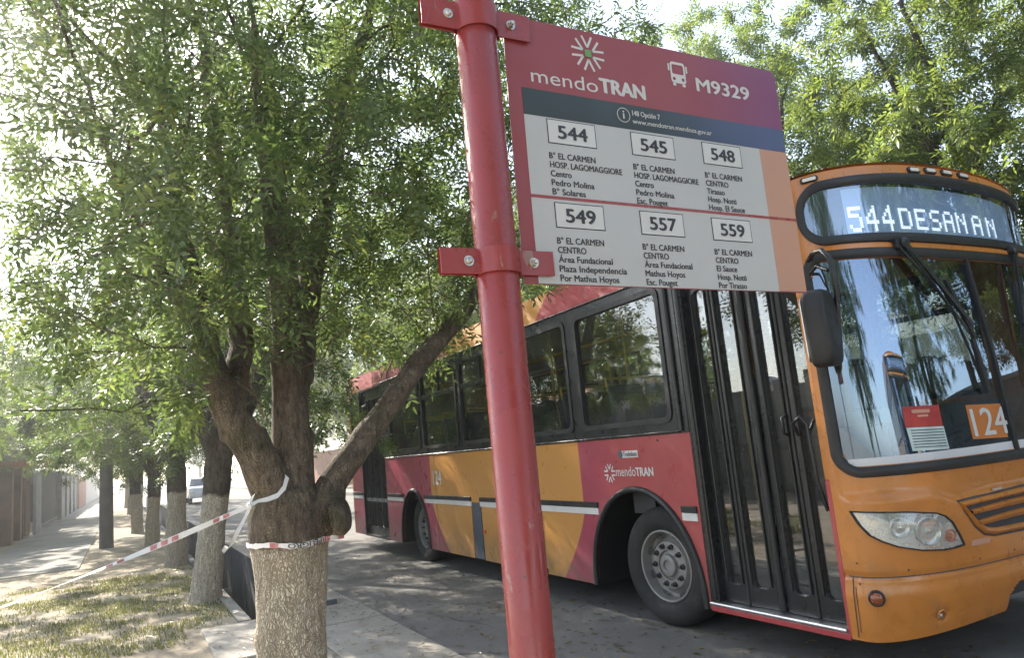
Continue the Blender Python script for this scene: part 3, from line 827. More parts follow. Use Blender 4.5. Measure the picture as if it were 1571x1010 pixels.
def seat(x, u):
    s = thing('passenger_seat', None, None); s.parent = bus; s.location = (x, u, .9)
    MB().box(-.42, .42, -.42, .02, .40, .50).build('cushion', 'seat_cloth', s, bevel=.04, segs=3)
    mb = MB(); mb.obox((-.215, .06, .80), (.195, 0, 0), (0, .035, .0), (0, .06, .36)); mb.obox((.215, .06, .80), (.195, 0, 0), (0, .035, .0), (0, .06, .36)); mb.build('backrest', 'seat_cloth', s, bevel=.04, segs=3)
    MB().box(-.38, -.34, -.35, -.05, .0, .4).build('leg', 'dark_steel', s); MB().box(.30, .34, -.35, -.05, .0, .4).build('leg', 'dark_steel', s)
    MB().tube([(-.40, .12, 1.1), (-.40, .15, 1.22), (.40, .15, 1.22), (.40, .12, 1.1)], .014, 6).build('grab_rail', 'handrail_yellow', s)
    return s
s0 = seat(.50, 2.25)
for x, us in ((.50, (3.05, 3.85, 4.65, 5.45, 6.25, 7.05, 7.85)), (2.0, (2.25, 3.05, 3.85, 4.65, 5.45, 6.25, 7.05, 7.85, 8.65, 9.45))):
    for u in us:
        c = copy_tree(s0, bus); c.location = (x, u, .9)
ds = thing('driver_seat', None, None); ds.parent = bus; ds.location = (1.85, .82, .9)
MB().box(-.25, .25, -.25, .25, .30, .42).build('cushion', 'seat_cloth', ds, bevel=.05, segs=3)
MB().obox((0, .26, .78), (.24, 0, 0), (0, .05, 0), (0, .08, .40)).build('backrest', 'seat_cloth', ds, bevel=.06, segs=3)
MB().lathe([(.12, 0), (.08, .05), (.06, .3)], (0, 0, 0), (0, 0, 1), 14).build('pedestal', 'dark_steel', ds, smooth=40)
# mirror on its bent arm
mh = thing('mirror', None, None); mh.parent = bus; mh.location = (-.245, -.32, 2.095); mh.rotation_euler = (0, radians(-3), radians(24))
mb = MB()
def mir(u, v):
    a = 2 * pi * u; q = (v - .5) * pi
    sx = math.copysign(abs(cos(a)) ** .35, cos(a)); sy = math.copysign(abs(sin(a)) ** .6, sin(a)); c = abs(cos(q)) ** .32
    return (.148 * sx * c, .075 * sy * c, .228 * math.copysign(abs(sin(q)) ** .5, sin(q)))
mb.grid(mir, 40, 28); mb.build('mirror_housing', 'black_rubber', mh, smooth=70)
mb = MB(); mb.plate([rrect(-.12, .12, -.19, .19, .04)], lambda a, b, d: (a, .067 + d, b), .006); mb.build('mirror_glass', 'bright_steel', mh)
mb = MB()
for k, (a, b) in enumerate(((.06, .16), (-.0, .07), (.05, -.03), (.0, -.11), (.03, -.14))): mb.obox((a, -.066, b), (.012, 0, 0), (0, .004, 0), (0, 0, .004))
mb.build('scratch', 'lens_dark_amber', mh)
P0 = Vector(front(.10, 2.55, .01))
mb = MB(); mb.tube([P0 + Vector((.02, .02, .02)), P0 + Vector((-.06, -.10, .05)), P0 + Vector((-.13, -.22, .03)), P0 + Vector((-.16, -.30, -.06)), P0 + Vector((-.13, -.28, -.20)), P0 + Vector((-.12, -.25, -.40)), P0 + Vector((-.14, -.24, -.62))], .016, 10)
mb.tube([P0 + Vector((.02, .02, -.06)), P0 + Vector((-.07, -.12, -.04)), P0 + Vector((-.13, -.24, -.10))], .011, 8); mb.build('mirror_arm', 'black_metal', bus, smooth=60)

# ---- lettering on the side
def side_text(txt, ur, z, cap, width, mat, name, bold=0., parent=side_panel, x=-.004):
    v, f = text2d(txt, 0, 0, cap, width, bold); mb = MB(); mb.add([(x - d, ur - a, z + b) for a, b, d in v], f); return mb.build(name, mat, parent, fix=False)
side_text('124', 6.66, 1.15, .20, .30, 'white_trim', 'fleet_number', .02, number_panel)
def star2d(cx, cy, R, inner=.38, bar=.085):
    """six arrowheads pointing inwards round a centre"""
    q = []
    for k in range(6):
        a = pi / 2 + k * pi / 3
        for sgn in (-1, 1):
            p0 = (cos(a) * R * inner, sin(a) * R * inner); w = a + sgn * .30
            p1 = (cos(w) * R, sin(w) * R); dx, dy = p1[0] - p0[0], p1[1] - p0[1]; l = hypot(dx, dy); nx, ny = -dy / l * R * bar, dx / l * R * bar
            q.append([(cx + p0[0] + nx, cy + p0[1] + ny), (cx + p0[0] - nx, cy + p0[1] - ny), (cx + p1[0] - nx, cy + p1[1] - ny), (cx + p1[0] + nx, cy + p1[1] + ny)])
    return q
mb = MB()
for q in star2d(2.34, 1.26, .085, bar=.075): mb.add([(-.004, a, b) for a, b in q], [(0, 1, 2, 3)])
mb.build('operator_emblem', 'white_print', side_panel)
side_text('mendo', 2.245, 1.232, .088, .285, 'white_print', 'operator_lettering', .0)
side_text('TRAN', 1.955, 1.232, .075, .235, 'white_print', 'operator_lettering', .03)
mb = MB(); mb.plate([[(1.90, 1.39), (2.13, 1.39), (2.13, 1.45), (1.90, 1.45)]], lambda a, b, d: (-.0035 + d, a, b), 0); bd = mb.build('maker_badge', 'white_trim', bus)
mb = MB(); mb.lathe([(.034, 0), (.034, .002), (0, .002)], (-.004, 2.15, 1.42), (-1, 0, 0), 20); mb.build('maker_emblem', 'grey_flap', bd)
side_text('Todobus', 2.11, 1.40, .045, .195, 'grey_flap', 'maker_lettering', .02, bd, -.0055)
mb = MB(); mb.lathe([(.010, 0), (.009, .006), (0, .007)], (0, 1.62, 1.52), (-1, 0, 0), 10); mb.build('rivet', 'dark_steel', side_panel)


# ------------------------------------------------------------------ the stop sign (plate space: a along the plate 0..PW, b up 0..PH)
PX, PY = .793, 1.504
stop = thing('bus_stop_sign', 'red bus stop sign with printed route plate clamped to a thick red pole', 'bus stop sign', (PX, PY, 0))
PW, PH = .9536, .7174
_phi, _tl = 1.6007, -.0133
_e = Vector((sin(_phi) * cos(_tl), cos(_phi) * cos(_tl), sin(_tl)))
_n = Vector((cos(_phi), -sin(_phi), 0)).normalized()      # across the plate
_w = _n.cross(_e).normalized()
if _w.z < 0: _w = -_w
_n = _w.cross(_e).normalized()
if _n.y > 0: _n = -_n                                     # towards the pavement
_BL = Vector((.8607 - PX, 1.5007 - PY, 1.9648))
pole = MB(); pole.lathe([(.051, -.4), (.051, 2.70), (.047, 2.705), (0, 2.705)], (0, 0, 0), (0, 0, 1), 64)
pole.build('pole', 'sign_red', stop, smooth=40)
plate = bpy.data.objects.new('tmp', None)
def place(o):
    m = Matrix.Identity(4)
    for i in range(3): m[i][0] = _e[i]; m[i][1] = -_n[i]; m[i][2] = _w[i]; m[i][3] = _BL[i]
    o.matrix_local = m; return o
bpy.data.objects.remove(plate)
# in plate space x = along, y = away from the pavement, z = up
def pl_(a, b, d): return (a, d, b)
FR = -.0020                                               # front face of the plate
mb = MB(); mb.plate([[(0, 0), (PW - .0, 0)] + [(PW, .004)] + [(PW - .025 + .025 * cos(t), PH - .025 + .025 * sin(t)) for t in [pi / 2 * k / 8 for k in range(9)]] + [(0, PH)]], lambda a, b, d: (a, FR + d, b), .004)
panel_ = place(mb.build('route_panel', 'plate_print', stop, bevel=.0008))
def on_plate(name, mat, loops, lift, parent=panel_, th=.0006):
    mb = MB()
    for Ls in loops: mb.plate(Ls, lambda a, b, d: (a * PW, FR - lift + d, b * PH), th)
    return mb.build(name, mat, parent)
def U(x0, x1, y0, y1): return [(x0, y0), (x1, y0), (x1, y1), (x0, y1)]
on_plate('information_band', 'band_print', [[U(.041, .9985, .622, .724)]], .0010)
on_plate('route_table', 'panel_white', [[U(.041, .882, .002, .621)]], .0010)
on_plate('peach_strip', 'print_peach', [[U(.8825, .9985, .004, .621)]], .0010)
on_plate('divider_line', 'sign_red', [[U(.041, .9985, .311, .3225)]], .0017)
_txt = {}
def put(txt, x, y, cap, x1=None, bold=0., key='ink', lift=.0018, right=False):
    v, f = text2d(txt, x * PW, y * PH, cap * PH, (x1 - x) * PW if x1 else None, bold, right)
    mb = _txt.setdefault(key, MB()); mb.add([(a, FR - lift - d, b) for a, b, d in v], f)
ROUTES = [('544', .108, .522, ['B° EL CARMEN', 'HOSP. LAGOMAGGIORE', 'Centro', 'Pedro Molina', 'B° Solares']), ('545', .382, .518, ['B° EL CARMEN', 'HOSP. LAGOMAGGIORE', 'Centro', 'Pedro Molina', 'Esc. Pouget']),
          ('548', .644, .520, ['B° EL CARMEN', 'CENTRO', 'Tirasso', 'Hosp. Notti', 'Hosp. El Sauce']), ('549', .108, .206, ['B° EL CARMEN', 'CENTRO', 'Área Fundacional', 'Plaza Independencia', 'Por Mathus Hoyos']),
          ('557', .383, .203, ['B° EL CARMEN', 'CENTRO', 'Área Fundacional', 'Mathus Hoyos', 'Esc. Pouget']), ('559', .643, .201, ['B° EL CARMEN', 'CENTRO', 'El Sauce', 'Hosp. Notti', 'Por Tirasso'])]
WID = {'HOSP. LAGOMAGGIORE': .232, 'B° EL CARMEN': .146, 'CENTRO': .087, 'Centro': .064, 'Pedro Molina': .134, 'B° Solares': .103, 'Esc. Pouget': .107, 'Tirasso': .068, 'Hosp. Notti': .110, 'Hosp. El Sauce': .140,
       'Área Fundacional': .168, 'Plaza Independencia': .212, 'Por Mathus Hoyos': .183, 'Mathus Hoyos': .138, 'El Sauce': .078, 'Por Tirasso': .108}
for num, x, y, lines in ROUTES:
    b = on_plate('number_border', 'ink', [[U(x, x + .155, y, y + .094)]], .0017)
    on_plate('number_plate', 'plate_white', [[U(x + .0028, x + .1522, y + .0035, y + .0905)]], .0024, b)
    v, f = text2d(num, (x + .033) * PW, (y + .022) * PH, .052 * PH, .092 * PW, .030); mb = MB(); mb.add([(a, FR - .0032 - d, c) for a, c, d in v], f); mb.build('route_number', 'ink', b, fix=False)
    for i, t in enumerate(lines): put(t, x - .001, y - .058 - .0338 * i, .0238, x - .001 + WID[t], .022)
    _txt.pop('ink').build('route_lettering', 'ink', panel_, fix=False)
put('mendo', .073, .752, .058, .288, .0, 'white_print', .001)
put('TRAN', .296, .757, .060, .452, .045, 'white_print', .001)
_txt.pop('white_print').build('operator_lettering', 'white_print', panel_, fix=False)
put('M9329', .656, .838, .060, .870, .028, 'white_print', .001)
_txt.pop('white_print').build('stop_code_lettering', 'white_print', panel_, fix=False)
put('148 Opción 7', .398, .681, .022, .497, .02, 'white_print')
put('www.mendotran.mendoza.gov.ar', .396, .648, .020, .690, .015, 'white_print')
_txt.pop('white_print').build('contact_lettering', 'white_print', panel_, fix=False)
# emblem: arrowheads round a green square; bus pictogram; information ring
mb = MB()
for q in star2d(.266 * PW, .908 * PH, .053, .34, .062): mb.add([(a, FR - .001, b) for a, b in q], [(0, 1, 2, 3)])
em = mb.build('emblem', 'white_print', panel_)
mb = MB(); mb.plate([rrect(.266 * PW - .0105, .266 * PW + .0105, .908 * PH - .0105, .908 * PH + .0105, .003, 3)], lambda a, b, d: (a, FR - .0018 + d, b), .0005); mb.build('emblem_centre', 'print_green', em)
bx, by = .588 * PW, .897 * PH
mb = MB(); Q = rrect(bx - .027, bx + .027, by - .030, by + .036, .010); H = rrect(bx - .021, bx + .021, by - .002, by + .028, .005)
H2 = [(bx - .016 + .0055 * cos(t), by - .017 + .0055 * sin(t)) for t in [2 * pi * k / 14 for k in range(14)]]; H3 = [(bx + .016 + .0055 * cos(t), by - .017 + .0055 * sin(t)) for t in [2 * pi * k / 14 for k in range(14)]]
mb.plate([Q, H, H2, H3], lambda a, b, d: (a, FR - .0012 + d, b), .0006)
for s in (-1, 1):
    mb.plate([rrect(bx + s * .017 - .0055, bx + s * .017 + .0055, by - .039, by - .0305, .002, 3)], lambda a, b, d: (a, FR - .0012 + d, b), .0006)
    mb.plate([rrect(bx + s * .0325 - .0028, bx + s * .0325 + .0028, by + .006, by + .028, .002, 3)], lambda a, b, d: (a, FR - .0012 + d, b), .0006)
mb.build('bus_pictogram', 'white_print', panel_)
ix, iy = .367 * PW, .677 * PH
mb = MB(); mb.plate([[(ix + .0215 * cos(t), iy + .0215 * sin(t)) for t in [2 * pi * k / 32 for k in range(32)]], [(ix + .0196 * cos(t), iy + .0196 * sin(t)) for t in [2 * pi * k / 32 for k in range(32)]]], lambda a, b, d: (a, FR - .0018 + d, b), .0005)
mb.plate([rrect(ix - .0022, ix + .0022, iy - .011, iy + .005, .001, 2)], lambda a, b, d: (a, FR - .0018 + d, b), .0005); mb.plate([rrect(ix - .0024, ix + .0024, iy + .008, iy + .0125, .001, 2)], lambda a, b, d: (a, FR - .0018 + d, b), .0005)
mb.build('information_icon', 'white_print', panel_)
# clamps: a strap bent round the pole with two flanges, bolted to the plate
def clamp(b0, b1):
    prof = []                                             # (along from pole axis, away)
    off = _BL.dot(_e)
    a0 = -off
    r = .0535
    pts = [(-.148, -.010), (-.066, -.010)]
    for k in range(17):
        t = pi - .22 - (pi - .44) * k / 16
        pts.append((r * cos(t), -r * sin(t) + .0))
    pts += [(.066, -.010), (.150, -.010)]
    mb = MB(); th = .004; n = len(pts); vs = []; fs = []
    for z in (b0, b1):
        for (x, y) in pts: vs.append((x, y, z))
        for i, (x, y) in enumerate(pts):
            p, q = pts[max(i - 1, 0)], pts[min(i + 1, n - 1)]; tx, ty = q[0] - p[0], q[1] - p[1]; l = hypot(tx, ty)
            vs.append((x - ty / l * -th, y + tx / l * -th, z))
    for i in range(n - 1):
        fs += [(i, i + 1, 2 * n + i + 1, 2 * n + i), (n + i, 3 * n + i, 3 * n + i + 1, n + i + 1), (i, n + i, n + i + 1, i + 1), (2 * n + i, 2 * n + i + 1, 3 * n + i + 1, 3 * n + i)]
    fs += [(0, 2 * n, 3 * n, n), (n - 1, 2 * n - 1, 4 * n - 1, 3 * n - 1)]
    mb.add(vs, fs)
    c = mb.build('clamp', 'clamp_red', stop, smooth=35, bevel=.0012)
    m = Matrix.Identity(4)
    m[0][0], m[1][0] = sin(_phi), cos(_phi); m[0][1], m[1][1] = -cos(_phi), sin(_phi)
    c.matrix_local = m
    # back half, behind the plate
    mb = MB(); q = [(-.148, .0), (-.066, .0)] + [(r * cos(t), r * sin(t)) for t in [pi - .1 - (pi - .2) * k / 14 for k in range(15)]] + [(.066, .0)]
    vs = []; N = len(q)
    for z in (b0, b1):
        vs += [(x, y, z) for x, y in q] + [(x, y + .004, z) for x, y in q]
    fs = []
    for i in range(N - 1): fs += [(i, i + 1, 2 * N + i + 1, 2 * N + i), (N + i, 3 * N + i, 3 * N + i + 1, N + i + 1), (i, N + i, N + i + 1, i + 1), (2 * N + i, 2 * N + i + 1, 3 * N + i + 1, 3 * N + i)]
    mb.add(vs, fs); mb.build('back_strap', 'clamp_red', c, smooth=35)
    for x, hd in ((-.079, .006), (.093, .016)):
        mb = MB(); zc = (b0 + b1) / 2
        mb.lathe([(.0125, .0), (.0125, .0022), (.0065, .0022)], (x, -.0145, zc), (0, -1, 0), 20)
        if hd < .01: mb.lathe([(.0082, .0), (.0080, .004), (.005, .007), (0, .0078)], (x, -.0165, zc), (0, -1, 0), 16)
        else:
            mb.lathe([(.0095, .0), (.0095, .008), (.006, .008)], (x, -.0165, zc), (0, -1, 0), 6); mb.lathe([(.0055, .0), (.0055, .014), (.004, .015), (0, .015)], (x, -.0165, zc), (0, -1, 0), 12)
        mb.build('bolt', 'bolt_steel', c, smooth=30)
clamp(2.608, 2.681)
clamp(1.983, 2.045)

# ------------------------------------------------------------------ trees
def leafmat(name, base, trans, mixf=.5):
    m, t, b = newmat(name)
    out = t.nodes['Material Output']
    at = nd(t, 'ShaderNodeAttribute'); at.attribute_name = 'tint'
    k = at.outputs['Fac']
    def sc(rgb, lo, hi):
        n = nd(t, 'ShaderNodeVectorMath', operation='SCALE'); n.inputs[0].default_value = rgb
        t.links.new(ramp(t, k, 0, 1, lo, hi), n.inputs['Scale']); return n.outputs[0]
    yel = ramp(t, k, .80, 1.0, 0, .55)
    c1 = mixc(t, yel, sc(base, .65, 1.35), (base[0] * 2.4, base[1] * 1.5, base[2] * .8))
    c2 = mixc(t, yel, sc(trans, .7, 1.25), (trans[0] * 1.5, trans[1] * 1.05, trans[2] * .7))
    t.links.new(c1, b.inputs['Base Color']); b.inputs['Roughness'].default_value = .42; b.inputs['Specular IOR Level'].default_value = .45
    tl = nd(t, 'ShaderNodeBsdfTranslucent'); t.links.new(c2, tl.inputs[0])
    mx = nd(t, 'ShaderNodeMixShader'); mx.inputs[0].default_value = mixf
    t.links.new(b.outputs[0], mx.inputs[1]); t.links.new(tl.outputs[0], mx.inputs[2]); t.links.new(mx.outputs[0], out.inputs[0])
    return m
leafmat('leaf_ash', (.058, .088, .040), (.22, .31, .075), .43)
leafmat('leaf_row', (.058, .092, .034), (.22, .32, .055), .42)
leafmat('leaf_street', (.070, .105, .036), (.29, .38, .075), .46)
leafmat('leaf_litter', (.20, .15, .06), (.2, .16, .05), .2)
def barkmat(name, dark, light, wash=None, wtop=1.16, wvar=.06):
    m, t, b = newmat(name)
    o = objc(t)
    mp = nd(t, 'ShaderNodeMapping'); mp.inputs['Scale'].default_value = (1, 1, .2); t.links.new(o, mp.inputs['Vector'])
    f1 = noise(t, 48, 6, .7, mp.outputs[0])
    vo = nd(t, 'ShaderNodeTexVoronoi', feature='DISTANCE_TO_EDGE'); vo.inputs['Scale'].default_value = 85
    wv = nd(t, 'ShaderNodeVectorMath', operation='ADD'); t.links.new(mp.outputs[0], wv.inputs[0])
    nz = nd(t, 'ShaderNodeTexNoise'); nz.inputs['Scale'].default_value = 9; t.links.new(o, nz.inputs['Vector'])
    s_ = nd(t, 'ShaderNodeVectorMath', operation='SCALE'); s_.inputs['Scale'].default_value = .12; t.links.new(nz.outputs['Color'], s_.inputs[0]); t.links.new(s_.outputs[0], wv.inputs[1])
    t.links.new(wv.outputs[0], vo.inputs['Vector'])
    crack = ramp(t, vo.outputs['Distance'], .0, .22)
    f2 = noise(t, 3.2, 5, .65, o)
    c = mixc(t, ramp(t, f2, .35, .65), dark, light)
    c = mixc(t, ramp(t, noise(t, 5.5, 4, .6, o), .52, .68, 0, .55), c, (.075, .085, .035))
    c = mixc(t, math_(t, 'MULTIPLY', ramp(t, f1, .3, .62, 1, 0), .7), c, tuple(q * .35 for q in dark))
    if wash:
        sx = nd(t, 'ShaderNodeSeparateXYZ'); t.links.new(o, sx.inputs[0])
        zz = math_(t, 'ADD', sx.outputs[2], math_(t, 'MULTIPLY', math_(t, 'SUBTRACT', noise(t, 9, 4, .6, o), .5), wvar))
        k = ramp(t, zz, wtop + .035, wtop - .025)
        wc = mixc(t, ramp(t, f1, .38, .62), tuple(q * .62 for q in wash), wash)
        wc = mixc(t, math_(t, 'MULTIPLY', math_(t, 'SUBTRACT', 1.0, crack), .6), wc, (.19, .13, .075))
        wc = mixc(t, ramp(t, f2, .5, .72, 0, .5), wc, (.26, .20, .12))
        c = mixc(t, k, c, wc)
    t.links.new(c, b.inputs['Base Color']); b.inputs['Roughness'].default_value = .92; b.inputs['Specular IOR Level'].default_value = .2
    h = math_(t, 'ADD', math_(t, 'MULTIPLY', crack, .6), f1)
    bump(t, b, h, 1.0, .018)
    return m
barkmat('bark_front', (.14, .112, .085), (.27, .22, .16), (.78, .69, .53), 1.165)
barkmat('bark_row', (.085, .068, .052), (.16, .13, .10), (.84, .76, .60), 1.30, .12)
barkmat('bark_plain', (.09, .075, .06), (.17, .145, .11))

def vnoise(p, seed=0.):
    x, y, z = p; return (sin(x * 7.1 + seed) * cos(y * 6.3 + seed * 1.7) + sin(z * 5.7 + x * 3.1 + seed * 2.3) * .7 + cos(y * 11.3 - z * 4.1 + seed) * .5) / 2.2
def grow(limbs, att, step=.16, infl=1.3, kill=.24, maxn=5200, up=.08, rng=None):
    """limbs: (parent limb or -1, attach index, [(point, radius)]) laid by hand; fine wood then grows towards the attractor points"""
    P = []; par = []; hint = []; idx = []
    for pl, pi_, pts in limbs:
        mine = []
        prev = -1 if pl < 0 else idx[pl][pi_]
        last = None
        for (q, r) in pts:
            q = np.array(q, float)
            if last is not None or pl >= 0:
                a = last if last is not None else (P[prev], hint[prev])
                d = np.linalg.norm(q - a[0]); k = max(1, int(d / step))
                for j in range(1, k):
                    P.append(a[0] + (q - a[0]) * j / k); par.append(prev); hint.append(a[1] + (r - a[1]) * j / k if last is not None else r); prev = len(P) - 1
            P.append(q); par.append(prev); hint.append(r); prev = len(P) - 1; mine.append(prev); last = (q, r)
        idx.append(mine)
    n0 = len(P); A = np.array(att, float); arr = np.zeros((maxn, 3)); arr[:n0] = P; n = n0
    start = np.array([k for k in range(n0) if hint[k] < .13 or k > 8])
    D = np.full(len(A), 1e9); N_ = np.zeros(len(A), int)
    for c0 in range(0, len(start), 200):
        s = start[c0:c0 + 200]; d = np.linalg.norm(A[:, None] - arr[s][None], axis=2); j = d.argmin(1); dm = d[np.arange(len(A)), j]; m = dm < D; D[m] = dm[m]; N_[m] = s[j[m]]
    rng = rng or RNG; alive = np.ones(len(A), bool); par = list(par); hint = list(hint)
    for it in range(120):
        use = alive & (D < infl)
        if not use.any():
            if not alive.any(): break
            use = alive & (D < D[alive].min() + .5)
        V = {}
        ii = np.nonzero(use)[0]
        for a in ii:
            k = N_[a]; v = (A[a] - arr[k]); v = v / (np.linalg.norm(v) + 1e-9)
            if k in V: V[k] = V[k] + v
            else: V[k] = v.copy()
        new = []
        for k, v in V.items():
            v = v / (np.linalg.norm(v) + 1e-9) + rng.normal(0, .16, 3) + np.array([0, 0, up]); v /= np.linalg.norm(v)
            if n + len(new) >= maxn: break
            new.append((arr[k] + v * step, k))
        if not new: break
        i0 = n
        for q, k in new: arr[n] = q; par.append(int(k)); hint.append(0.); n += 1
        nw = arr[i0:n]; al = np.nonzero(alive)[0]
        d = np.linalg.norm(A[al][:, None] - nw[None], axis=2); j = d.argmin(1); dm = d[np.arange(len(al)), j]
        m = dm < D[al]; D[al[m]] = dm[m]; N_[al[m]] = i0 + j[m]
        alive &= D > kill
        if n >= maxn: break
    P = arr[:n].copy(); par = np.array(par[:n]); hint = np.array(hint[:n])
    ch = [[] for _ in range(n)]
    for k in range(n):
        if par[k] >= 0: ch[par[k]].append(k)
    R = np.zeros(n); acc = np.zeros(n)
    for k in range(n - 1, -1, -1):
        R[k] = max(acc[k] ** (1 / 2.3) if acc[k] > 0 else .0045, hint[k])
        if hint[k] > 0: R[k] = hint[k]
        if par[k] >= 0: acc[par[k]] += R[k] ** 2.3
    return P, par, ch, R, n0
def wood_mesh(P, par, ch, R, minr=.0, lump=.10, seed=1., knots=()):
    mb = MB(); done = set(); stack = [k for k in range(len(P)) if par[k] < 0]
    seen = set()
    while stack:
        k = stack.pop(); path = ([par[k]] if par[k] >= 0 else []) + [k]
        while ch[path[-1]]:
            cs = sorted(ch[path[-1]], key=lambda c: -R[c])
            stack.extend(cs[1:]); path.append(cs[0])
        if len(path) < 2: continue
        r0 = max(R[path[1]], .003)
        if r0 < minr: continue
        rs = [R[j] for j in path]
        if par[path[0]] >= 0 or len(ch[path[0]]) > 0: rs[0] = min(rs[0], rs[1] * 1.25)
        big = r0 > .045
        n = 26 if r0 > .14 else 18 if r0 > .06 else 8 if r0 > .02 else 5 if r0 > .009 else 3
        pts = [Vector(P[j]) for j in path]
        if big:                                       # finer rings and lumps on the limbs
            Q = []; S = []
            for i in range(len(pts) - 1):
                p0, p1, p2, p3 = pts[max(i - 1, 0)], pts[i], pts[i + 1], pts[min(i + 2, len(pts) - 1)]
                for j in range(3):
                    t = j / 3
                    Q.append(.5 * ((2 * p1) + (p2 - p0) * t + (2 * p0 - 5 * p1 + 4 * p2 - p3) * t * t + (3 * p1 - p0 - 3 * p2 + p3) * t ** 3)); S.append(rs[i] + (rs[i + 1] - rs[i]) * t)
            Q.append(pts[-1]); S.append(rs[-1]); pts, rs = Q, S
        o = len(mb.v); mb.tube(pts, rs, n)
        if big:
            for i in range(o, len(mb.v)):
                v = Vector(mb.v[i]); c = pts[min((i - o) // n, len(pts) - 1)]; d = v - c
                k2 = 1 + lump * vnoise((v.x * 1.6, v.y * 1.6, v.z * 1.1), seed) + lump * .45 * vnoise((v.x * 5, v.y * 5, v.z * 3.2), seed + 3)
                q = c + d * k2
                for (kp, kr, ka) in knots:
                    e2 = (v.x - kp[0]) ** 2 + (v.y - kp[1]) ** 2 + (v.z - kp[2]) ** 2
                    if e2 < kr * kr * 6: q = q + d.normalized() * ka * math.exp(-e2 / (kr * kr))
                mb.v[i] = tuple(q)
    return mb
def leaves_mesh(name, P, par, ch, R, n0, count, L=.065, pairs=3, rach=.17, mat='leaf_ash', rng=None, wid=.30, droop=.45, maxr=.016, extra=None, cut=None):
    """pinnate leaves: pairs of narrow leaflets along a stalk, thousands of them, on the thin wood"""
    rng = rng or RNG
    cand = np.array([k for k in range(n0, len(P)) if R[k] < maxr])
    w = np.array([3.0 if not ch[k] else 1.0 for k in cand]); w /= w.sum()
    pick = rng.choice(cand, count, p=w)
    base = P[pick] + rng.normal(0, .035, (count, 3))
    if cut is not None:
        k_ = ~cut(base); base, pick = base[k_], pick[k_]; count = len(pick)
    dirp = P[pick] - P[par[pick]]; dirp /= np.linalg.norm(dirp, axis=1, keepdims=True) + 1e-9
    d = dirp * .7 + rng.normal(0, .75, (count, 3)); d[:, 2] -= droop * rng.random(count) * 1.3
    if extra is not None:
        base = np.concatenate([base, extra[0]]); d = np.concatenate([d, extra[1]]); count = len(base)
    d /= np.linalg.norm(d, axis=1, keepdims=True)
    upv = np.array([0, 0, 1.]) + rng.normal(0, .5, (count, 3))
    s = np.cross(d, upv); s /= np.linalg.norm(s, axis=1, keepdims=True) + 1e-9
    nrm = np.cross(s, d)
    size = rng.uniform(.55, 1.3, count)
    nl = pairs * 2 + 1
    V = np.zeros((count, nl, 4, 3), np.float32)
    for i in range(nl):
        if i == nl - 1: t = 1.0; sd = 0.
        else: t = .30 + .70 * (i // 2) / pairs; sd = 1. if i % 2 else -1.
        sag = -.10 * t * t
        b = base + d * (rach * t * size)[:, None] + nrm * (sag * rach * size)[:, None]
        if sd: ld = d * .62 + s * sd * .78 + nrm * rng.normal(-.12, .22, count)[:, None]
        else: ld = d + nrm * rng.normal(-.2, .2, count)[:, None]
        ld /= np.linalg.norm(ld, axis=1, keepdims=True)
        lw = np.cross(ld, nrm); lw /= np.linalg.norm(lw, axis=1, keepdims=True) + 1e-9
        ll = (L * size * rng.uniform(.8, 1.15, count))[:, None]
        V[:, i, 0] = b; V[:, i, 2] = b + ld * ll
        mid = b + ld * ll * .45 + nrm * ll * .04
        V[:, i, 1] = mid + lw * ll * wid * .5; V[:, i, 3] = mid - lw * ll * wid * .5
    nf = count * nl
    me = bpy.data.meshes.new(name); me.vertices.add(nf * 4); me.vertices.foreach_set('co', V.reshape(-1))
    me.loops.add(nf * 4); me.loops.foreach_set('vertex_index', np.arange(nf * 4, dtype=np.int32))
    me.polygons.add(nf); me.polygons.foreach_set('loop_start', np.arange(0, nf * 4, 4, dtype=np.int32)); me.polygons.foreach_set('loop_total', np.full(nf, 4, np.int32))
    me.update(calc_edges=True)
    at = me.attributes.new('tint', 'FLOAT', 'FACE'); at.data.foreach_set('value', np.repeat(rng.random(count), nl).astype(np.float32))
    me.materials.append(MATS[mat]); return me
def clumps(spec, rng, per=14, size=.55):
    """attractor points gathered in clumps: spec = list of (centre, radii, number of clumps)"""
    out = []
    for c, r, n in spec:
        k = 0
        while k < n:
            q = rng.uniform(-1, 1, 3); l = np.linalg.norm(q)
            if l > 1 or l < .25: continue
            cc = np.array(c) + q * np.array(r); out.append(cc + rng.normal(0, size * .5, (per, 3))); k += 1
    return np.concatenate(out)
def make_tree(label, group, loc, limbs, att, rng, leafcount, bark, leaf, name='tree', lump=.10, rz=0., **kw):
    g = {k: kw.pop(k) for k in ('step', 'infl', 'kill', 'maxn', 'up') if k in kw}
    P, par, ch, R, n0 = grow(limbs, att, rng=rng, **g)
    root = thing(name, label, 'tree', loc, rz, group)
    knots = []
    for _ in range(kw.pop('knots', 0)):
        k = int(rng.integers(3, n0)); a = rng.uniform(0, 2 * pi); r = R[k]
        if r < .05: continue
        knots.append(((P[k][0] + cos(a) * r, P[k][1] + sin(a) * r, P[k][2] + rng.normal(0, .03)), rng.uniform(.025, .06), rng.uniform(.012, .035) * (1 if rng.random() < .75 else -.7)))
    wood_mesh(P, par, ch, R, lump=lump, seed=float(len(P) % 17), knots=knots).build('trunk', bark, root, smooth=80, fix=False)
    me = leaves_mesh('crown', P, par, ch, R, n0, leafcount, mat=leaf, rng=rng, **kw)
    o = bpy.data.objects.new('crown', me); COL.objects.link(o); o.parent = root
    return root

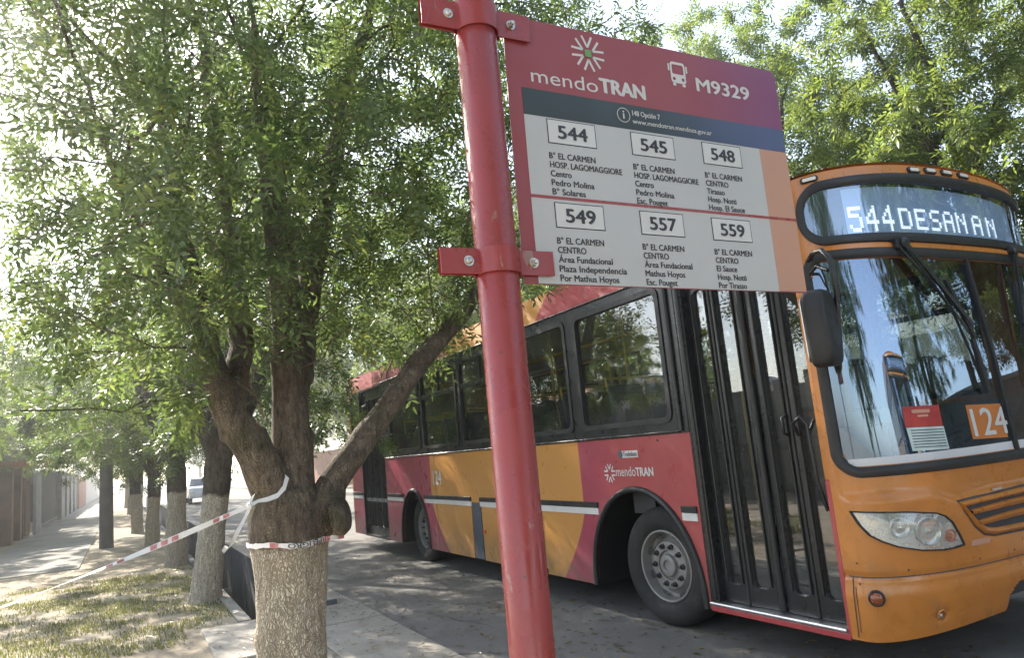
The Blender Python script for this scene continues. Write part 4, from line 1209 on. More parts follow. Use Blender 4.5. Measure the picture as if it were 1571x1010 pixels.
# the tree beside the stop: pollarded limbs from a whitewashed trunk (object space: origin at its foot)
FT = np.array((.80, 4.20, 0.))
rg = np.random.default_rng(11)
def W_(x, y, z): return (x - FT[0], y - FT[1], z)
limbs = [
    (-1, 0, [((0, 0, -.15), .25), ((-.005, 0, .10), .205), ((-.01, 0, .55), .178), ((-.005, 0, .95), .178), ((.0, 0, 1.16), .196), ((.0, 0, 1.34), .205), ((.0, .0, 1.46), .17)]),
    (0, 5, [(W_(.70, 4.14, 1.50), .115), (W_(.63, 4.10, 1.66), .098), (W_(.50, 4.16, 1.90), .084), (W_(.41, 4.22, 2.22), .072), (W_(.36, 4.35, 2.62), .056), (W_(.30, 4.5, 3.1), .036), (W_(.22, 4.6, 3.7), .022)]),
    (0, 5, [(W_(.83, 4.20, 1.58), .120), (W_(.83, 4.22, 1.90), .104), (W_(.845, 4.25, 2.40), .088), (W_(.83, 4.3, 2.90), .085), (W_(.80, 4.35, 3.4), .06), (W_(.75, 4.4, 4.2), .04)]),
    (0, 4, [(W_(.97, 4.13, 1.34), .115), (W_(1.03, 4.14, 1.47), .085), (W_(1.28, 4.20, 1.74), .074), (W_(1.66, 4.30, 2.16), .068), (W_(2.06, 4.42, 2.52), .055), (W_(2.35, 4.6, 2.9), .04), (W_(2.6, 4.8, 3.4), .028)]),
    (2, 1, [(W_(.95, 4.45, 2.2), .085), (W_(1.09, 4.6, 2.85), .075), (W_(1.24, 4.7, 3.4), .06), (W_(1.45, 4.75, 4.3), .045), (W_(1.7, 4.8, 5.0), .03)]),
    (1, 2, [(W_(.62, 4.45, 2.3), .07), (W_(.60, 4.6, 2.9), .055), (W_(.55, 4.8, 3.6), .04), (W_(.5, 4.9, 4.5), .028)]),
    (1, 3, [(W_(.22, 4.05, 2.55), .032), (W_(.05, 4.0, 2.9), .022), (W_(-.08, 4.0, 3.3), .015)]),
]
spec = [(W_(.42, 4.2, 3.0), (.72, 1.0, .85), 30), (W_(.9, 4.5, 3.9), (1.6, 1.5, 1.1), 60), (W_(.5, 4.6, 5.0), (1.9, 1.7, 1.0), 40), (W_(1.8, 4.5, 3.3), (.75, .9, .8), 22),
        (W_(2.2, 4.7, 4.7), (1.4, 1.4, .8), 26), (W_(.35, 3.9, 2.35), (.55, .5, .35), 9), (W_(1.55, 4.6, 2.75), (.5, .7, .35), 9), (W_(.8, 4.0, 2.75), (.5, .5, .35), 12), (W_(.38, 3.7, 2.85), (.5, .35, .5), 16)]
att = clumps(spec, rg, 13, .5)
# hanging sprays under the left limb
front_tree = make_tree('big pollarded tree with a whitewashed trunk wrapped in danger tape, nearest the camera', None, tuple(FT), limbs, att, rg, 17000, 'bark_front', 'leaf_ash', lump=.085, knots=60, step=.13, infl=1.1, kill=.22, maxn=5200, L=.060, rach=.165, droop=.6, wid=.29, cut=lambda q: ((q[:, 2] < 2.24) & (q[:, 0] > -.42) & (q[:, 0] < .75)) | (q[:, 2] < 1.95))
MB().lathe([(.10, .0), (.105, .03), (.085, .06), (.03, .07), (0, .07)], W_(1.015, 4.05, 1.29), (.75, -.5, .12), 20).build('cut_stub', 'bark_front', front_tree, smooth=60)

# street trees of two shapes, then copies of each
def vase(rng, h0, spread, top, n, r0, lean=.0):
    L = [(-1, 0, [((0, 0, -.15), r0 * 1.35), ((0, 0, .12), r0 * 1.1), ((lean * .3, 0, .8), r0 * .95), ((lean * .7, .0, h0), r0 * .95)])]
    for k in range(n):
        a = 2 * pi * (k + rng.uniform(-.2, .2)) / n; s = spread * rng.uniform(.7, 1.0)
        c = np.array((lean * .7, 0, h0)); q = [(tuple(c + np.array((cos(a) * s * t ** .9, sin(a) * s * t ** .9, (top - h0) * t))), r0 * (.62 * (1 - t) + .12)) for t in (.12, .35, .65, 1.0)]
        L.append((0, 3, q))
    return L
def row_tree(seed, h0, lean, left=True):
    rng = np.random.default_rng(seed)
    limbs = vase(rng, h0, 1.7, 5.6, 5, .175, lean)
    sp = [((lean + .75, 0, 4.9), (2.5, 2.9, 2.1), 62), ((lean, 0, 3.2), (2.1, 2.5, .95), 40), ((lean + .7, 0, 6.8), (2.0, 1.9, 1.0), 26), ((-1.75, 0, 3.5), (1.35, 2.4, 1.0), 32)]
    if not left: sp = [((lean + 1.05, 0, 4.9), (2.0, 2.9, 2.1), 56), ((lean + .2, 0, 3.2), (1.7, 2.5, .95), 34), ((lean + .9, 0, 6.8), (1.8, 1.9, 1.0), 24)]
    return limbs, clumps(sp, rng, 10, .8), rng
GR = 'trees along the pavement'
ROW = []
l, a, r_ = row_tree(21, 1.75, .10, False)
ta = make_tree('leaning whitewashed tree just behind the front tree, at the edge of the grass', GR, (.92, 10.5, 0), l, a, r_, 11500, 'bark_row', 'leaf_row', step=.24, infl=1.6, kill=.4, maxn=2600, L=.085, rach=.23, maxr=.03, wid=.32)
l, a, r_ = row_tree(22, 1.9, .12)
tb = make_tree('whitewashed tree second along the pavement row, slightly darker forked trunk', GR, (.86, 15.1, 0), l, a, r_, 11500, 'bark_row', 'leaf_row', step=.24, infl=1.6, kill=.4, maxn=2600, L=.085, rach=.23, maxr=.03, wid=.32)
ta.rotation_euler = (0, radians(4.5), 0); tb.rotation_euler = (0, radians(-2), 0)
for k, (src, x, y, rz, s, lab) in enumerate([(tb, .62, 20.2, .35, .88, 'dark trunked tree right of the concrete lamp post'), (ta, .40, 26.0, 3.0, .9, 'pale trunked tree half hidden behind the lamp post'), (ta, .5, 33.0, .7, 1.1, 'distant pavement tree, fifth behind the taped trunk'),
                                             (tb, .4, 41.0, .1, 1.1, 'distant pavement tree, sixth behind the taped trunk'), (ta, .3, 52.0, -.6, 1.15, 'farthest tree at the end of the shaded pavement'),
                                             (tb, .6, -4.2, 2.6, 1.05, 'tall tree mirrored in the middle of the bus windscreen'), (ta, -.3, -10.5, 1.6, 1.1, 'tree mirrored at the kerb side of the bus windscreen')]):
    c = copy_tree(src); c.location = (x, y, 0); c.rotation_euler = (0, 0, rz); c.scale = (s, s, s); tag(c, lab, 'tree', GR)
def street_tree(seed):
    rng = np.random.default_rng(seed)
    limbs = vase(rng, 2.2, 2.2, 7.2, 6, .22, .1)
    sp = [((0, 0, 6.0), (3.3, 3.3, 2.5), 80), ((0, 0, 4.2), (3.1, 3.1, 1.5), 56), ((0, 0, 8.6), (2.0, 2.0, 1.1), 22)]
    return limbs, clumps(sp, rng, 10, .85), rng
GS = 'trees across the street'
l, a, r_ = street_tree(31)
sa = make_tree('light green tree above the right end of the bus roof', GS, (11.2, 5.2, 0), l, a, r_, 24000, 'bark_plain', 'leaf_street', step=.26, infl=1.7, kill=.42, maxn=3000, L=.10, rach=.25, maxr=.03, wid=.30)
l, a, r_ = street_tree(32)
sb = make_tree('yellowish tree behind the bus just right of the stop sign', GS, (11.0, 10.0, 0), l, a, r_, 24000, 'bark_plain', 'leaf_street', step=.26, infl=1.7, kill=.42, maxn=3000, L=.10, rach=.25, maxr=.03, wid=.30)
for src, x, y, rz, s, lab in [(sa, 11.6, 15.5, 2.0, 1.0, 'tree seen through the bus windows behind the red pole'), (sb, 11.2, 21.5, 1.0, 1.05, 'tree beyond the back half of the bus'), (sa, 11.5, 29.0, 4.2, 1.0, 'tree over the rear corner of the bus roof'),
                              (sb, 11.4, 38.0, 3.0, 1.1, 'tree far down the opposite kerb, left of the bus'), (sa, 11.0, 50.0, .6, 1.1, 'hazy tree at the far end of the opposite kerb'), (sb, 11.4, .4, 5.0, .95, 'tree at the right edge above the bus nose'),
                              (sa, 12.5, -6.5, 1.6, .9, 'tree reflected at the right of the windscreen')]:
    c = copy_tree(src); c.location = (x, y, 0); c.rotation_euler = (0, 0, rz); c.scale = (s, s, s); tag(c, lab, 'tree', GS)

# ------------------------------------------------------------------ ground, road, channel
def groundmat(name, cols, scale, bmp=.4, rough=.95, stones=0., dist=.02, patch=None):
    m, t, b = newmat(name)
    p = pos(t)
    c = mixc(t, ramp(t, noise(t, scale, 6, .65, p), .35, .65), cols[0], cols[1])
    c = mixc(t, ramp(t, noise(t, scale * .22, 5, .6, p), .42, .68, 0, .75), c, cols[2])
    if patch: c = mixc(t, ramp(t, noise(t, .9, 5, .7, p), .5, .6, 0, .7), c, patch)
    f = noise(t, scale * 28, 4, .7, p)
    c = mixc(t, ramp(t, f, .35, .7, 0, .35), c, tuple(q * .5 for q in cols[0]))
    if stones:
        vo = nd(t, 'ShaderNodeTexVoronoi'); vo.inputs['Scale'].default_value = 60; t.links.new(p, vo.inputs['Vector'])
        c = mixc(t, ramp(t, vo.outputs['Distance'], .16, .08, 0, stones), c, (.30, .28, .25))
    t.links.new(c, b.inputs['Base Color']); b.inputs['Roughness'].default_value = rough; b.inputs['Specular IOR Level'].default_value = .3
    h = math_(t, 'ADD', noise(t, scale * 3, 6, .7, p), math_(t, 'MULTIPLY', f, .35))
    bump(t, b, h, bmp, dist)
    return m
groundmat('soil', ((.36, .30, .22), (.46, .39, .29), (.28, .22, .155)), 2.2, .6, stones=.25, dist=.03)
groundmat('asphalt', ((.165, .157, .144), (.21, .20, .183), (.13, .124, .114)), 3.0, .35, .88, stones=.10, dist=.008, patch=(.17, .16, .145))
groundmat('concrete', ((.34, .31, .265), (.42, .385, .33), (.25, .225, .19)), 2.4, .25, .9, dist=.008)
groundmat('channel_concrete', ((.10, .105, .11), (.14, .145, .15), (.06, .06, .06)), 2.0, .35, .9, dist=.01)
groundmat('far_paving', ((.30, .28, .25), (.36, .34, .30), (.24, .22, .19)), 2.0, .2)
def sheet(mb, x0, x1, y0, y1, z): mb.add([(x0, y0, z), (x1, y0, z), (x1, y1, z), (x0, y1, z)], [(0, 1, 2, 3)])
DX0, DX1, DY0, DY1 = 1.20, 1.95, 8.55, 80.
mb = MB()
X = [-500, DX0, DX1, 500]; Y = [-300, DY0, DY1, 1200]
for i in range(3):
    for j in range(3):
        if i == 1 and j == 1: continue
        sheet(mb, X[i], X[i + 1], Y[j], Y[j + 1], 0)
tag(mb.build('ground', 'soil'), kind='structure')
mb = MB(); sheet(mb, 2.32, 9.3, -80, 600, .004); tag(mb.build('road', 'asphalt'), kind='structure')
mb = MB()
mb.box(DX0 - .13, DX0, DY0, DY1, -1.0, .018); mb.box(DX1, DX1 + .16, DY0, DY1, -1.0, .075); mb.box(DX0, DX1, DY0 - .1, DY0, -1.0, -.14)
y = DY0 + .02
while y < 40: mb.box(DX1 - .006, DX1, y, y + 1.94, -.98, .055); y += 1.97
sheet(mb, DX0, DX1, DY0, DY1, -.96)
tag(mb.build('channel', 'channel_concrete', bevel=.008), kind='structure')
mb = MB()
mb.box(DX1 + .002, DX1 + .158, DY0 + .01, DY1, .0752, .082); mb.box(DX0 - .128, DX0 - .002, DY0 + .01, 14, .0182, .024)
tag(mb.build('channel_kerb', 'concrete'), kind='structure')
mb = MB()
for (x0, x1, y0, y1) in ((.70, 1.55, 6.95, 8.54), (1.562, 2.315, 7.55, 8.54), (1.562, 2.315, 5.6, 7.54), (1.15, 1.55, 4.9, 6.94), (1.562, 2.315, 3.2, 5.59), (1.15, 1.55, 2.0, 4.89), (1.562, 2.315, .6, 3.19), (1.15, 1.55, -.6, 1.99), (1.562, 2.315, -2.6, .59)):
    mb.box(x0, x1, y0, y1, -.13, .022 + .004 * sin(x0 * 9 + y0 * 5))
mb.box(2.112, 2.315, 8.55, 80, -.1, .012)
tag(mb.build('pavement_slab', 'concrete', bevel=.008), kind='structure')
mb = MB()
y = 17.0
while y < 90: mb.box(-2.75, -.75, y, y + 1.97, -.05, .02); y += 2.0
tag(mb.build('path', 'far_paving', bevel=.006), kind='structure')
mb = MB(); mb.box(9.3, 9.46, -80, 200, -.1, .15); mb.box(9.46, 11.0, -80, 200, -.1, .14); tag(mb.build('far_pavement', 'far_paving'), kind='structure')

def crack(mb, p, ang, n, step, z, rng, w=.006):
    x, y = p; L = [(x, y)]
    for i in range(n): ang += rng.normal(0, .35); x += cos(ang) * step; y += sin(ang) * step; L.append((x, y))
    vs = []
    for i, (x, y) in enumerate(L):
        a, b = L[max(i - 1, 0)], L[min(i + 1, len(L) - 1)]; l = hypot(b[0] - a[0], b[1] - a[1]); ww = w * rng.uniform(.4, 1.2) * (1 - .6 * abs(i / n - .5))
        vs += [(x - (b[1] - a[1]) / l * ww, y + (b[0] - a[0]) / l * ww, z), (x + (b[1] - a[1]) / l * ww, y - (b[0] - a[0]) / l * ww, z)]
    mb.add(vs, [(2 * i, 2 * i + 1, 2 * i + 3, 2 * i + 2) for i in range(len(L) - 1)])
mb = MB(); rc = np.random.default_rng(3)
for p, a, n in (((2.4, 7.2), .5, 22), ((2.6, 5.0), 1.4, 30), ((3.1, 9.5), 1.2, 40), ((2.35, 11.5), .2, 26), ((4.4, 16), 1.5, 50), ((2.9, 6.2), 2.6, 10)): crack(mb, p, a, n, .12, .008, rc)
mb.build('road_crack', 'interior_dark', bpy.data.objects['road'], fix=False)
# grass in the bed, fallen leaves
def blades(n, rng):
    x = rng.uniform(-1.7, 1.08, n); y = rng.uniform(8.0, 14.5, n)
    q = np.sin(x * 3.1 + 1.3) * np.cos(y * 2.3) + .7 * np.sin(x * 5.3 + y * 4.1) + .5 * np.cos(y * 7.7 - x * 2.2) + rng.normal(0, .45, n) + .5 - .55 * np.abs(x + .1) - .12 * np.abs(y - 10.8)
    k = (q > -.25) & ~((x > .55) & (y < 8.7)) & ((x - .92) ** 2 + (y - 10.5) ** 2 > .09); x, y = x[k], y[k]; n = len(x)
    h = rng.uniform(.015, .06, n); a = rng.uniform(0, 2 * pi, n); lx = np.cos(a) * h * .6; ly = np.sin(a) * h * .6; w = rng.uniform(.003, .007, n)
    V = np.zeros((n, 3, 3), np.float32); V[:, 0] = np.stack([x - np.sin(a) * w, y + np.cos(a) * w, np.zeros(n)], 1); V[:, 1] = np.stack([x + np.sin(a) * w, y - np.cos(a) * w, np.zeros(n)], 1); V[:, 2] = np.stack([x + lx, y + ly, h], 1)
    me = bpy.data.meshes.new('grass'); me.from_pydata(V.reshape(-1, 3).tolist(), [], [(3 * i, 3 * i + 1, 3 * i + 2) for i in range(n)])
    at = me.attributes.new('tint', 'FLOAT', 'FACE'); at.data.foreach_set('value', rng.random(n).astype(np.float32)); return me
leafmat('grass_blade', (.12, .14, .045), (.28, .30, .07), .4)
me = blades(27000, rg); me.materials.append(MATS['grass_blade']); o = bpy.data.objects.new('grass', me); COL.objects.link(o); tag(o, 'patchy short grass growing in the bare bed beside the channel', 'grass', kind='stuff')
def litter(n, rng):
    k = n // 2
    x = np.concatenate([rng.uniform(-3, 2.3, k), rng.uniform(1.2, 5.5, n - k)]); y = np.concatenate([rng.uniform(2.5, 20, k), rng.uniform(3, 14, n - k)])
    ok = ~((x > DX0) & (x < DX1) & (y > DY0)); x, y = x[ok], y[ok]; n = len(x); a = rng.uniform(0, 2 * pi, n); l = rng.uniform(.018, .04, n); w = l * .32
    c, s = np.cos(a), np.sin(a); z = np.where((x > .7) & (x < 2.32), .032, .010)
    V = np.zeros((n, 4, 3), np.float32)
    for i, (p, q, h) in enumerate(((-1, 0, .0), (0, 1, .006), (1, 0, .002), (0, -1, .004))): V[:, i] = np.stack([x + c * l * p - s * w * q, y + s * l * p + c * w * q, z + h], 1)
    me = bpy.data.meshes.new('leaf_litter'); me.from_pydata(V.reshape(-1, 3).tolist(), [], [(4 * i, 4 * i + 1, 4 * i + 2, 4 * i + 3) for i in range(n)])
    at = me.attributes.new('tint', 'FLOAT', 'FACE'); at.data.foreach_set('value', rng.random(n).astype(np.float32)); return me
me = litter(4200, rg); me.materials.append(MATS['leaf_litter']); o = bpy.data.objects.new('leaf_litter', me); COL.objects.link(o); tag(o, 'dry fallen leaves scattered on pavement and road', 'leaves', kind='stuff')

# ------------------------------------------------------------------ danger tape
tr = [c for c in front_tree.children if c.name.startswith('trunk')][0]
tv = np.array([v.co[:] for v in tr.data.vertices])
def ring_r(ang, z, pad=.004):
    m = np.abs(tv[:, 2] - z) < .09; q = tv[m]; r = np.hypot(q[:, 0], q[:, 1]); a = np.arctan2(q[:, 1], q[:, 0]); d = np.abs((a - ang + pi) % (2 * pi) - pi) < .24; d &= r < .30
    return (r[d].max() if d.any() else .2) + pad
def ribbon(mb, pts, wv, n_=None):
    vs = []
    for p, w in zip(pts, wv): vs += [tuple(Vector(p) + Vector(w)), tuple(Vector(p) - Vector(w))]
    mb.add(vs, [(2 * i, 2 * i + 1, 2 * i + 3, 2 * i + 2) for i in range(len(pts) - 1)])
t1 = thing('danger_tape', 'white danger tape with printed letters wound once round the whitewashed trunk', 'danger tape', (FT[0], FT[1], 0))
NA = 72; Z0 = 1.185; HW = .0155
def rz_(k):
    a = -pi + 2 * pi * k / NA; r = sum(ring_r(a + d, Z0) for d in (-.15, 0, .15)) / 3
    return a, r + .004, Z0 + .008 * sin(2 * a + 1) + .004 * sin(5 * a)
RP = [rz_(k % NA) for k in range(NA + 1)]
def on_ring(a, dz, lift=0.):
    q = (a + pi) / (2 * pi) * NA; i = int(math.floor(q)) % NA; f = q - math.floor(q); r = RP[i][1] * (1 - f) + RP[i + 1][1] * f + lift; z = RP[i][2] * (1 - f) + RP[i + 1][2] * f
    return (r * cos(a), r * sin(a), z + dz)
mb = MB(); ribbon(mb, [on_ring(p[0] + (2 * pi if k == NA else 0), 0) for k, p in enumerate(RP)], [(.002 * sin(k * 1.7), .002 * cos(k * 2.3), HW - .003 + .004 * sin(k * .9) * sin(k * 2.1)) for k in range(NA + 1)]); mb.build('tape_band', 'tape_white', t1, smooth=60)
v, f = text2d('PELIGRO', 0, 0, .024, .17, .02); mb = MB(); aa0 = -.98
mb.add([on_ring(aa0 - a / .205, -(b - .012), .008 + d) for a, b, d in v], f); mb.build('tape_lettering', 'ink', t1, fix=False)
for a0, a1 in ((-.93, -.88), (-.86, -.81), (-.79, -.74), (-.55, -.42), (-2.25, -2.05)):
    mb = MB(); mb.add([on_ring(a0, -.013, .006), on_ring(a1, -.013, .006), on_ring(a1, .013, .006), on_ring(a0, .013, .006)], [(0, 1, 2, 3)])
    mb.build('tape_bar', 'tape_red', t1)
t2 = thing('danger_tape', 'long white and red danger tape tied to a limb and stretched away to the left', 'danger tape', (.55, 3.93, 1.40))
def L_(x, y, z): return (x - .55, y - 3.93, z - 1.40)
K0 = (.555, 3.93, 1.405); K1 = (-2.2, 4.05, .66)
N = 60; pts = []; wv = []
for i in range(N + 1):
    t = i / N; p = [K0[j] + (K1[j] - K0[j]) * t for j in range(3)]; p[2] -= .035 * sin(pi * min(t * 1.6, 1)); pts.append(L_(*p)); a = .6 + .9 * sin(t * 14 + .5); w = .0125 * (.6 + .4 * min(1, t * 8)) * (1 - .35 * t); wv.append((0, w * cos(a) * .7, w * sin(a) + .003))
mb = MB(); ribbon(mb, pts, wv); mb.build('stretched_tape', 'tape_white', t2, smooth=60)
mb = MB()
for i in range(2, N - 1, 5):
    if i % 10 > 5: k = (i, i + 1, i + 2)
    else: k = (i, i + 1)
    for q in k:
        if q + 1 > N: continue
        a = [Vector(pts[q]) + Vector((0, -.002, 0)), Vector(pts[q]).lerp(Vector(pts[q + 1]), .62) + Vector((0, -.002, 0))]; w = [Vector(wv[q]) * .72] * 2
        mb.add([a[0] + w[0], a[0] - w[0], a[1] - w[1], a[1] + w[1]], [(0, 1, 2, 3)])
mb.build('tape_print', 'tape_red', t2)
mb = MB(); ribbon(mb, [L_(*p) for p in ((.555, 3.925, 1.405), (.60, 3.93, 1.425), (.65, 3.945, 1.428), (.70, 3.96, 1.44), (.74, 3.985, 1.475), (.765, 4.02, 1.53), (.74, 4.12, 1.56))], [(0, .003, .010), (0, .004, .008), (0, .003, .012), (0, .003, .013), (-.006, .003, .011), (-.008, .002, .010), (-.007, 0, .008)]); mb.build('tape_loop', 'tape_white', t2, smooth=60)
mb = MB(); ribbon(mb, [L_(*p) for p in ((.56, 3.925, 1.405), (.545, 3.92, 1.37), (.50, 3.90, 1.30), (.465, 3.89, 1.235), (.44, 3.89, 1.21), (.425, 3.88, 1.225))], [(.009, 0, .004), (.012, 0, .007), (.017, .005, .009), (.015, .008, .008), (.012, .008, .012), (.008, .004, .012)]); mb.build('tape_tail', 'tape_white', t2, smooth=60)
mb = MB(); ribbon(mb, [L_(*p) for p in ((.555, 3.925, 1.41), (.575, 3.94, 1.45), (.61, 3.97, 1.475))], [(.012, 0, .008), (.012, 0, .01), (.01, 0, .008)]); mb.lathe([(0, -.012), (.016, -.008), (.018, .005), (0, .013)], L_(.557, 3.922, 1.405), (1, 0, .3), 10); mb.build('tape_knot', 'tape_white', t2, smooth=60)

# ------------------------------------------------------------------ lamp post, houses and fences along the left
pbr('post_concrete', (.27, .25, .22), .9, var=.18, bmp=.2, dirt=.3)
pbr('post_dark', (.13, .125, .115), .9, var=.2, dirt=.3)
pbr('wood_brown', (.17, .095, .05), .7, var=.3, vscale=2, bmp=.2)
pbr('beam_orange', (.36, .13, .035), .6, var=.2)
pbr('roof_sheet', (.30, .31, .31), .45, .4, var=.2)
pbr('gate_dark', (.055, .065, .07), .55, var=.2)
pbr('wall_grey', (.30, .30, .28), .85, var=.15, dirt=.25, bmp=.2)
pbr('wall_brick', (.32, .15, .09), .85, var=.25, bmp=.3, bscale=20)
pbr('wall_pale', (.52, .49, .43), .85, var=.1, dirt=.2)
pbr('roof_tile', (.30, .12, .07), .8, var=.2)
lp = thing('lamp_post', 'tapered grey concrete lamp post standing on the pavement between the trees', 'lamp post', (-.36, 21.4, 0))
mb = MB(); mb.tube([(0, 0, -.2), (0, 0, 7.5)], [.155, .10], 12, twist=.2); mb.build('post', 'post_concrete', lp, smooth=50)
mb = MB(); mb.tube([(0, 0, .0), (0, 0, 2.05)], [.162, .152], 12, twist=.2); mb.build('dark_band', 'post_dark', lp, smooth=50)
mb = MB(); mb.tube([(0, 0, 7.2), (.3, 0, 7.7), (1.4, 0, 7.9)], .035, 8); l_ = mb.build('arm', 'bolt_steel', lp, smooth=60)
mb = MB(); mb.obox((1.65, 0, 7.9), (.28, 0, 0), (0, .11, 0), (0, 0, .06)); mb.build('lamp_head', 'wall_grey', lp, bevel=.04)
cn = thing('entrance_canopy', 'small brown entrance canopy with a sheet metal roof and orange beam', 'canopy', (-3.2, 27.6, 0))
mb = MB(); mb.box(-.35, .22, -.2, .2, 0, 2.35); mb.build('post', 'wood_brown', cn, bevel=.02)
mb = MB(); mb.box(-.35, .22, 2.0, 2.4, 0, 2.35); mb.build('post', 'wood_brown', cn, bevel=.02)
mb = MB(); mb.box(-2.6, 1.20, -.32, -.18, 2.32, 2.52); mb.box(1.02, 1.18, -.18, 2.5, 2.32, 2.52); mb.build('beam', 'beam_orange', cn, bevel=.01)
mb = MB(); mb.grid(lambda u, v: (-2.8 + 4.45 * u, -.55 + 3.3 * v, 2.80 - .24 * max(0, (u - .35) / .65) ** 1.2 + .02 * sin(v * 60)), 24, 60); mb.grid(lambda u, v: (-2.8 + 4.45 * u, -.55 + 3.3 * v, 2.76 - .24 * max(0, (u - .35) / .65) ** 1.2 + .02 * sin(v * 60)), 24, 60); mb.build('roof', 'roof_sheet', cn, smooth=50)
def fence(name, label, cat, y0, y1, h, mat, x=-2.95, ribs=0., cap=None, posts=None):
    t = thing(name, label, cat, (x, y0, 0)); mb = MB(); mb.box(-.10, 0, 0, y1 - y0, 0, h); mb.build('panel', mat, t, bevel=.01)
    if ribs:
        mb = MB(); y = .1
        while y < y1 - y0 - .1: mb.box(.001, .035, y, y + ribs * .35, .08, h - .06); y += ribs
        mb.box(.001, .045, 0, y1 - y0, h - .12, h - .04); mb.box(.001, .045, 0, y1 - y0, .12, .2); mb.build('rib', mat, t)
    if cap: mb = MB(); mb.box(-.16, .06, -.02, y1 - y0 + .02, h + .001, h + .09); mb.build('coping', cap, t, bevel=.01)
    if posts:
        y = 0.
        while y <= y1 - y0 + .01: mb = MB(); mb.box(-.2, .08, y - .15, y + .15, 0, h + .25); mb.build('pier', posts, t, bevel=.015); y += max((y1 - y0), 1) / max(1, round((y1 - y0) / 4))
    return t
fence('slatted_door', 'dark brown slatted door beside the canopy', 'door', 30.2, 31.9, 2.05, 'wood_brown', ribs=.16)
fence('grey_pier_wall', 'narrow pale grey wall pier between dark door and dark gate', 'wall', 32.0, 34.0, 2.75, 'wall_grey', x=-2.75, cap='wall_pale')
fence('metal_gate', 'long dark ribbed metal gate in the shade, left of lamp post', 'gate', 34.2, 44.0, 2.45, 'gate_dark', ribs=.35)
fence('garden_wall', 'grey rendered garden wall with piers beyond the dark gate', 'wall', 44.5, 60, 2.2, 'wall_grey', x=-2.8, posts='wall_grey')
fence('brick_wall', 'small reddish brick wall lit at the far end of the pavement', 'wall', 61, 72, 2.3, 'wall_brick', x=-2.7)
fence('pale_wall', 'pale sunlit wall farthest down the pavement', 'wall', 73, 110, 2.6, 'wall_pale', x=-2.7, cap='wall_grey')
fence('near_wall', 'grey wall on the left nearer than the canopy', 'wall', 9.0, 24.6, 2.3, 'wall_grey', x=-4.6, posts='wall_pale')
fence('street_wall', 'long grey wall across the street behind the bus', 'wall', -20, 34, 2.5, 'wall_grey', x=14.8, cap='wall_pale')
fence('far_wall', 'brick wall across the street farther than the bus', 'wall', 36, 90, 2.6, 'wall_brick', x=14.6)
def house(label, x0, x1, y0, y1, h, wall, roof, side=1):
    t = thing('house', label, 'house', ((x0 + x1) / 2, y0, 0)); cx = (x0 + x1) / 2; w = (x1 - x0) / 2; d = y1 - y0
    mb = MB(); mb.box(-w, w, 0, d, 0, h); mb.build('wall', wall, t)
    mb = MB(); v = [(-w - .3, -.3, h + .002), (w + .3, -.3, h + .002), (w + .3, d + .3, h + .002), (-w - .3, d + .3, h + .002), (0, w * .6, h + 1.3), (0, d - w * .6, h + 1.3)]; mb.add(v, [(0, 1, 4), (1, 2, 5, 4), (2, 3, 5), (3, 0, 4, 5), (3, 2, 1, 0)]); mb.build('roof', roof, t)
    y = 1.2
    while y < d - 1.8:
        mb = MB(); xx = w if side > 0 else -w; mb.box(xx - .05, xx + .05, y - .06, y + 1.26, .96, 2.24); f_ = mb.build('window', 'wall_pale', t)
        mb = MB(); mb.box(xx - .06, xx + .06, y, y + 1.2, 1.02, 2.18); mb.build('pane', 'gate_dark', f_); y += 3.2
    return t
house('low grey house behind the dark metal gate', -14, -5, 33, 46, 3.2, 'wall_grey', 'roof_tile')
house('low pale house behind the entrance canopy', -13, -6.5, 22, 31, 3.1, 'wall_pale', 'roof_sheet')
house('brick house behind the far garden wall', -14, -5, 50, 66, 3.3, 'wall_brick', 'roof_tile')
house('grey house behind the street wall, seen through bus windows', 17, 26, 4, 20, 3.3, 'wall_grey', 'wall_grey', -1)
house('grey tiled house across the street beyond the bus', 17, 26, 26, 40, 3.3, 'wall_grey', 'roof_tile', -1)

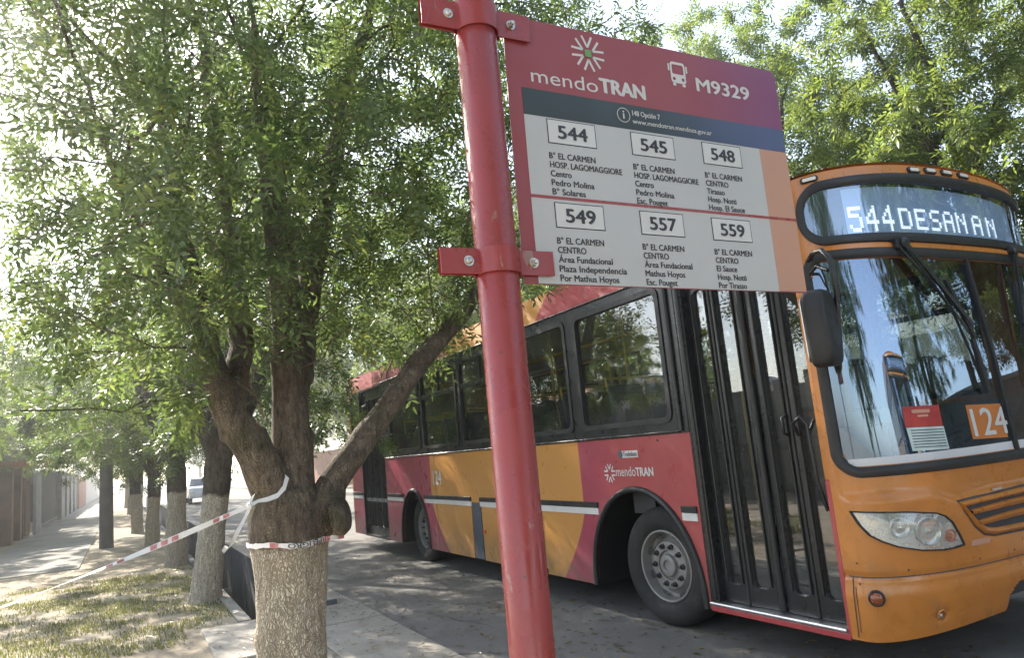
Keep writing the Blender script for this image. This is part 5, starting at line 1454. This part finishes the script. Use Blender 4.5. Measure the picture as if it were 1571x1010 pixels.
# ------------------------------------------------------------------ a white car far down the street
def car(label, x, y, rz):
    t = thing('parked_car', label, 'car', (x, y, 0), rz)
    prof = [(-2.05, .32), (-2.08, .62), (-1.95, .86), (-1.15, .95), (-.55, 1.38), (.75, 1.42), (1.45, 1.02), (2.0, .94), (2.05, .55), (2.02, .32)]
    n = len(prof); mb = MB(); vs = []
    for x_, k in ((-.84, 0), (-.78, 1), (.78, 1), (.84, 0)):
        for (a, z) in prof: vs.append((x_ * (1 - .16 * max(0, (z - .95) / .45)) if True else x_, a, z + (.012 if k else 0)))
    fs = [(j * n + i, j * n + (i + 1) % n, (j + 1) * n + (i + 1) % n, (j + 1) * n + i) for j in range(3) for i in range(n)] + [tuple(range(n)), tuple(3 * n + i for i in range(n - 1, -1, -1))]
    mb.add(vs, fs); mb.build('body', 'car_white', t, smooth=40, bevel=.03)
    mb = MB()
    for s in (-1, 1): mb.add([(s * .845, -.98, .98), (s * .735, -.50, 1.35), (s * .735, .70, 1.38), (s * .835, 1.25, 1.03)], [(0, 1, 2, 3)])
    mb.add([(-.74, -1.12, 1.0), (.74, -1.12, 1.0), (.64, -.60, 1.385), (-.64, -.60, 1.385)], [(0, 1, 2, 3)]); mb.add([(-.74, 1.42, 1.06), (.74, 1.42, 1.06), (.64, .82, 1.41), (-.64, .82, 1.41)], [(0, 1, 2, 3)]); mb.build('window', 'car_glass', t)
    for sx in (-1, 1):
        for yy in (-1.3, 1.3): mb = MB(); mb.lathe([(.0, .0), (.20, .0), (.22, .02), (.31, .02), (.31, .2), (0, .2)], (sx * .86, yy, .31), (-sx, 0, 0), 20); mb.build('wheel', 'tyre_rubber', t, smooth=40)
        mb = MB(); mb.box(sx * .72 - .14, sx * .72 + .14, -2.09, -2.02, .62, .76); mb.build('headlight', 'lamp_reflector', t, bevel=.02)
    return t
car('small white car far down the road, between the tree trunks', 4.1, 47, .0)
# trees closing the far end of the street
for k, (src, x, y, rz, s, lab) in enumerate([(sa, -9, 52, .4, .95, 'garden tree rising behind the long dark gate'), (sb, -8, 62, 2.2, 1.1, 'garden tree behind the distant brick wall'), (sa, 3, 150, 1.1, 1.5, 'blurred tree closing the far end of the road'), (sb, 12, 140, 3.1, 1.5, 'blurred tree at the far end, right side of the road'),
                                            (sa, -6, 135, 5.0, 1.4, 'blurred tree at the far end, left of the road'), (sb, 11, 66, 2.6, 1.2, 'distant tree on the opposite kerb, seen left of the bus rear'), (sb, -4.9, 27, 2.0, .72, 'yellow green tree behind the entrance canopy'), (sa, -4.7, 36, 3.4, .80, 'dark green tree leaning over the metal gate'), (sb, -4.2, 46, 1.3, .85, 'tree overhanging the garden wall with piers'), (sa, -5.6, 19, 5.4, .58, 'low tree at the left edge behind the near wall')]):
    c = copy_tree(src); c.location = (x, y, 0); c.rotation_euler = (0, 0, rz); c.scale = (s, s, s); tag(c, lab, 'tree', 'trees closing the view')

# the bus coming the other way, which shows only as a reflection in the windscreen
c = copy_tree(bus); c.location = (8.3, -4.6, 0); c.rotation_euler = (0, 0, pi)
tag(c, 'second orange bus mirrored small in the lower windscreen', 'bus', 'orange and red city buses'); tag(bus, group='orange and red city buses')

# ------------------------------------------------------------------ thin haze, added to mimic the lens flare veil
hz, t, b = newmat('haze_air')
t.nodes.remove(b)
pv = nd(t, 'ShaderNodeVolumePrincipled')
pv.inputs['Color'].default_value = (.92, .94, .96, 1)
pv.inputs['Density'].default_value = .0032
pv.inputs['Anisotropy'].default_value = .82
t.links.new(pv.outputs[0], t.nodes['Material Output'].inputs['Volume'])
mb = MB(); mb.box(-70, 70, -40, 190, -3, 16)
o = mb.build('haze', 'haze_air'); tag(o, 'thin haze over the whole street, added to mimic the lens flare veil', 'haze', kind='stuff')
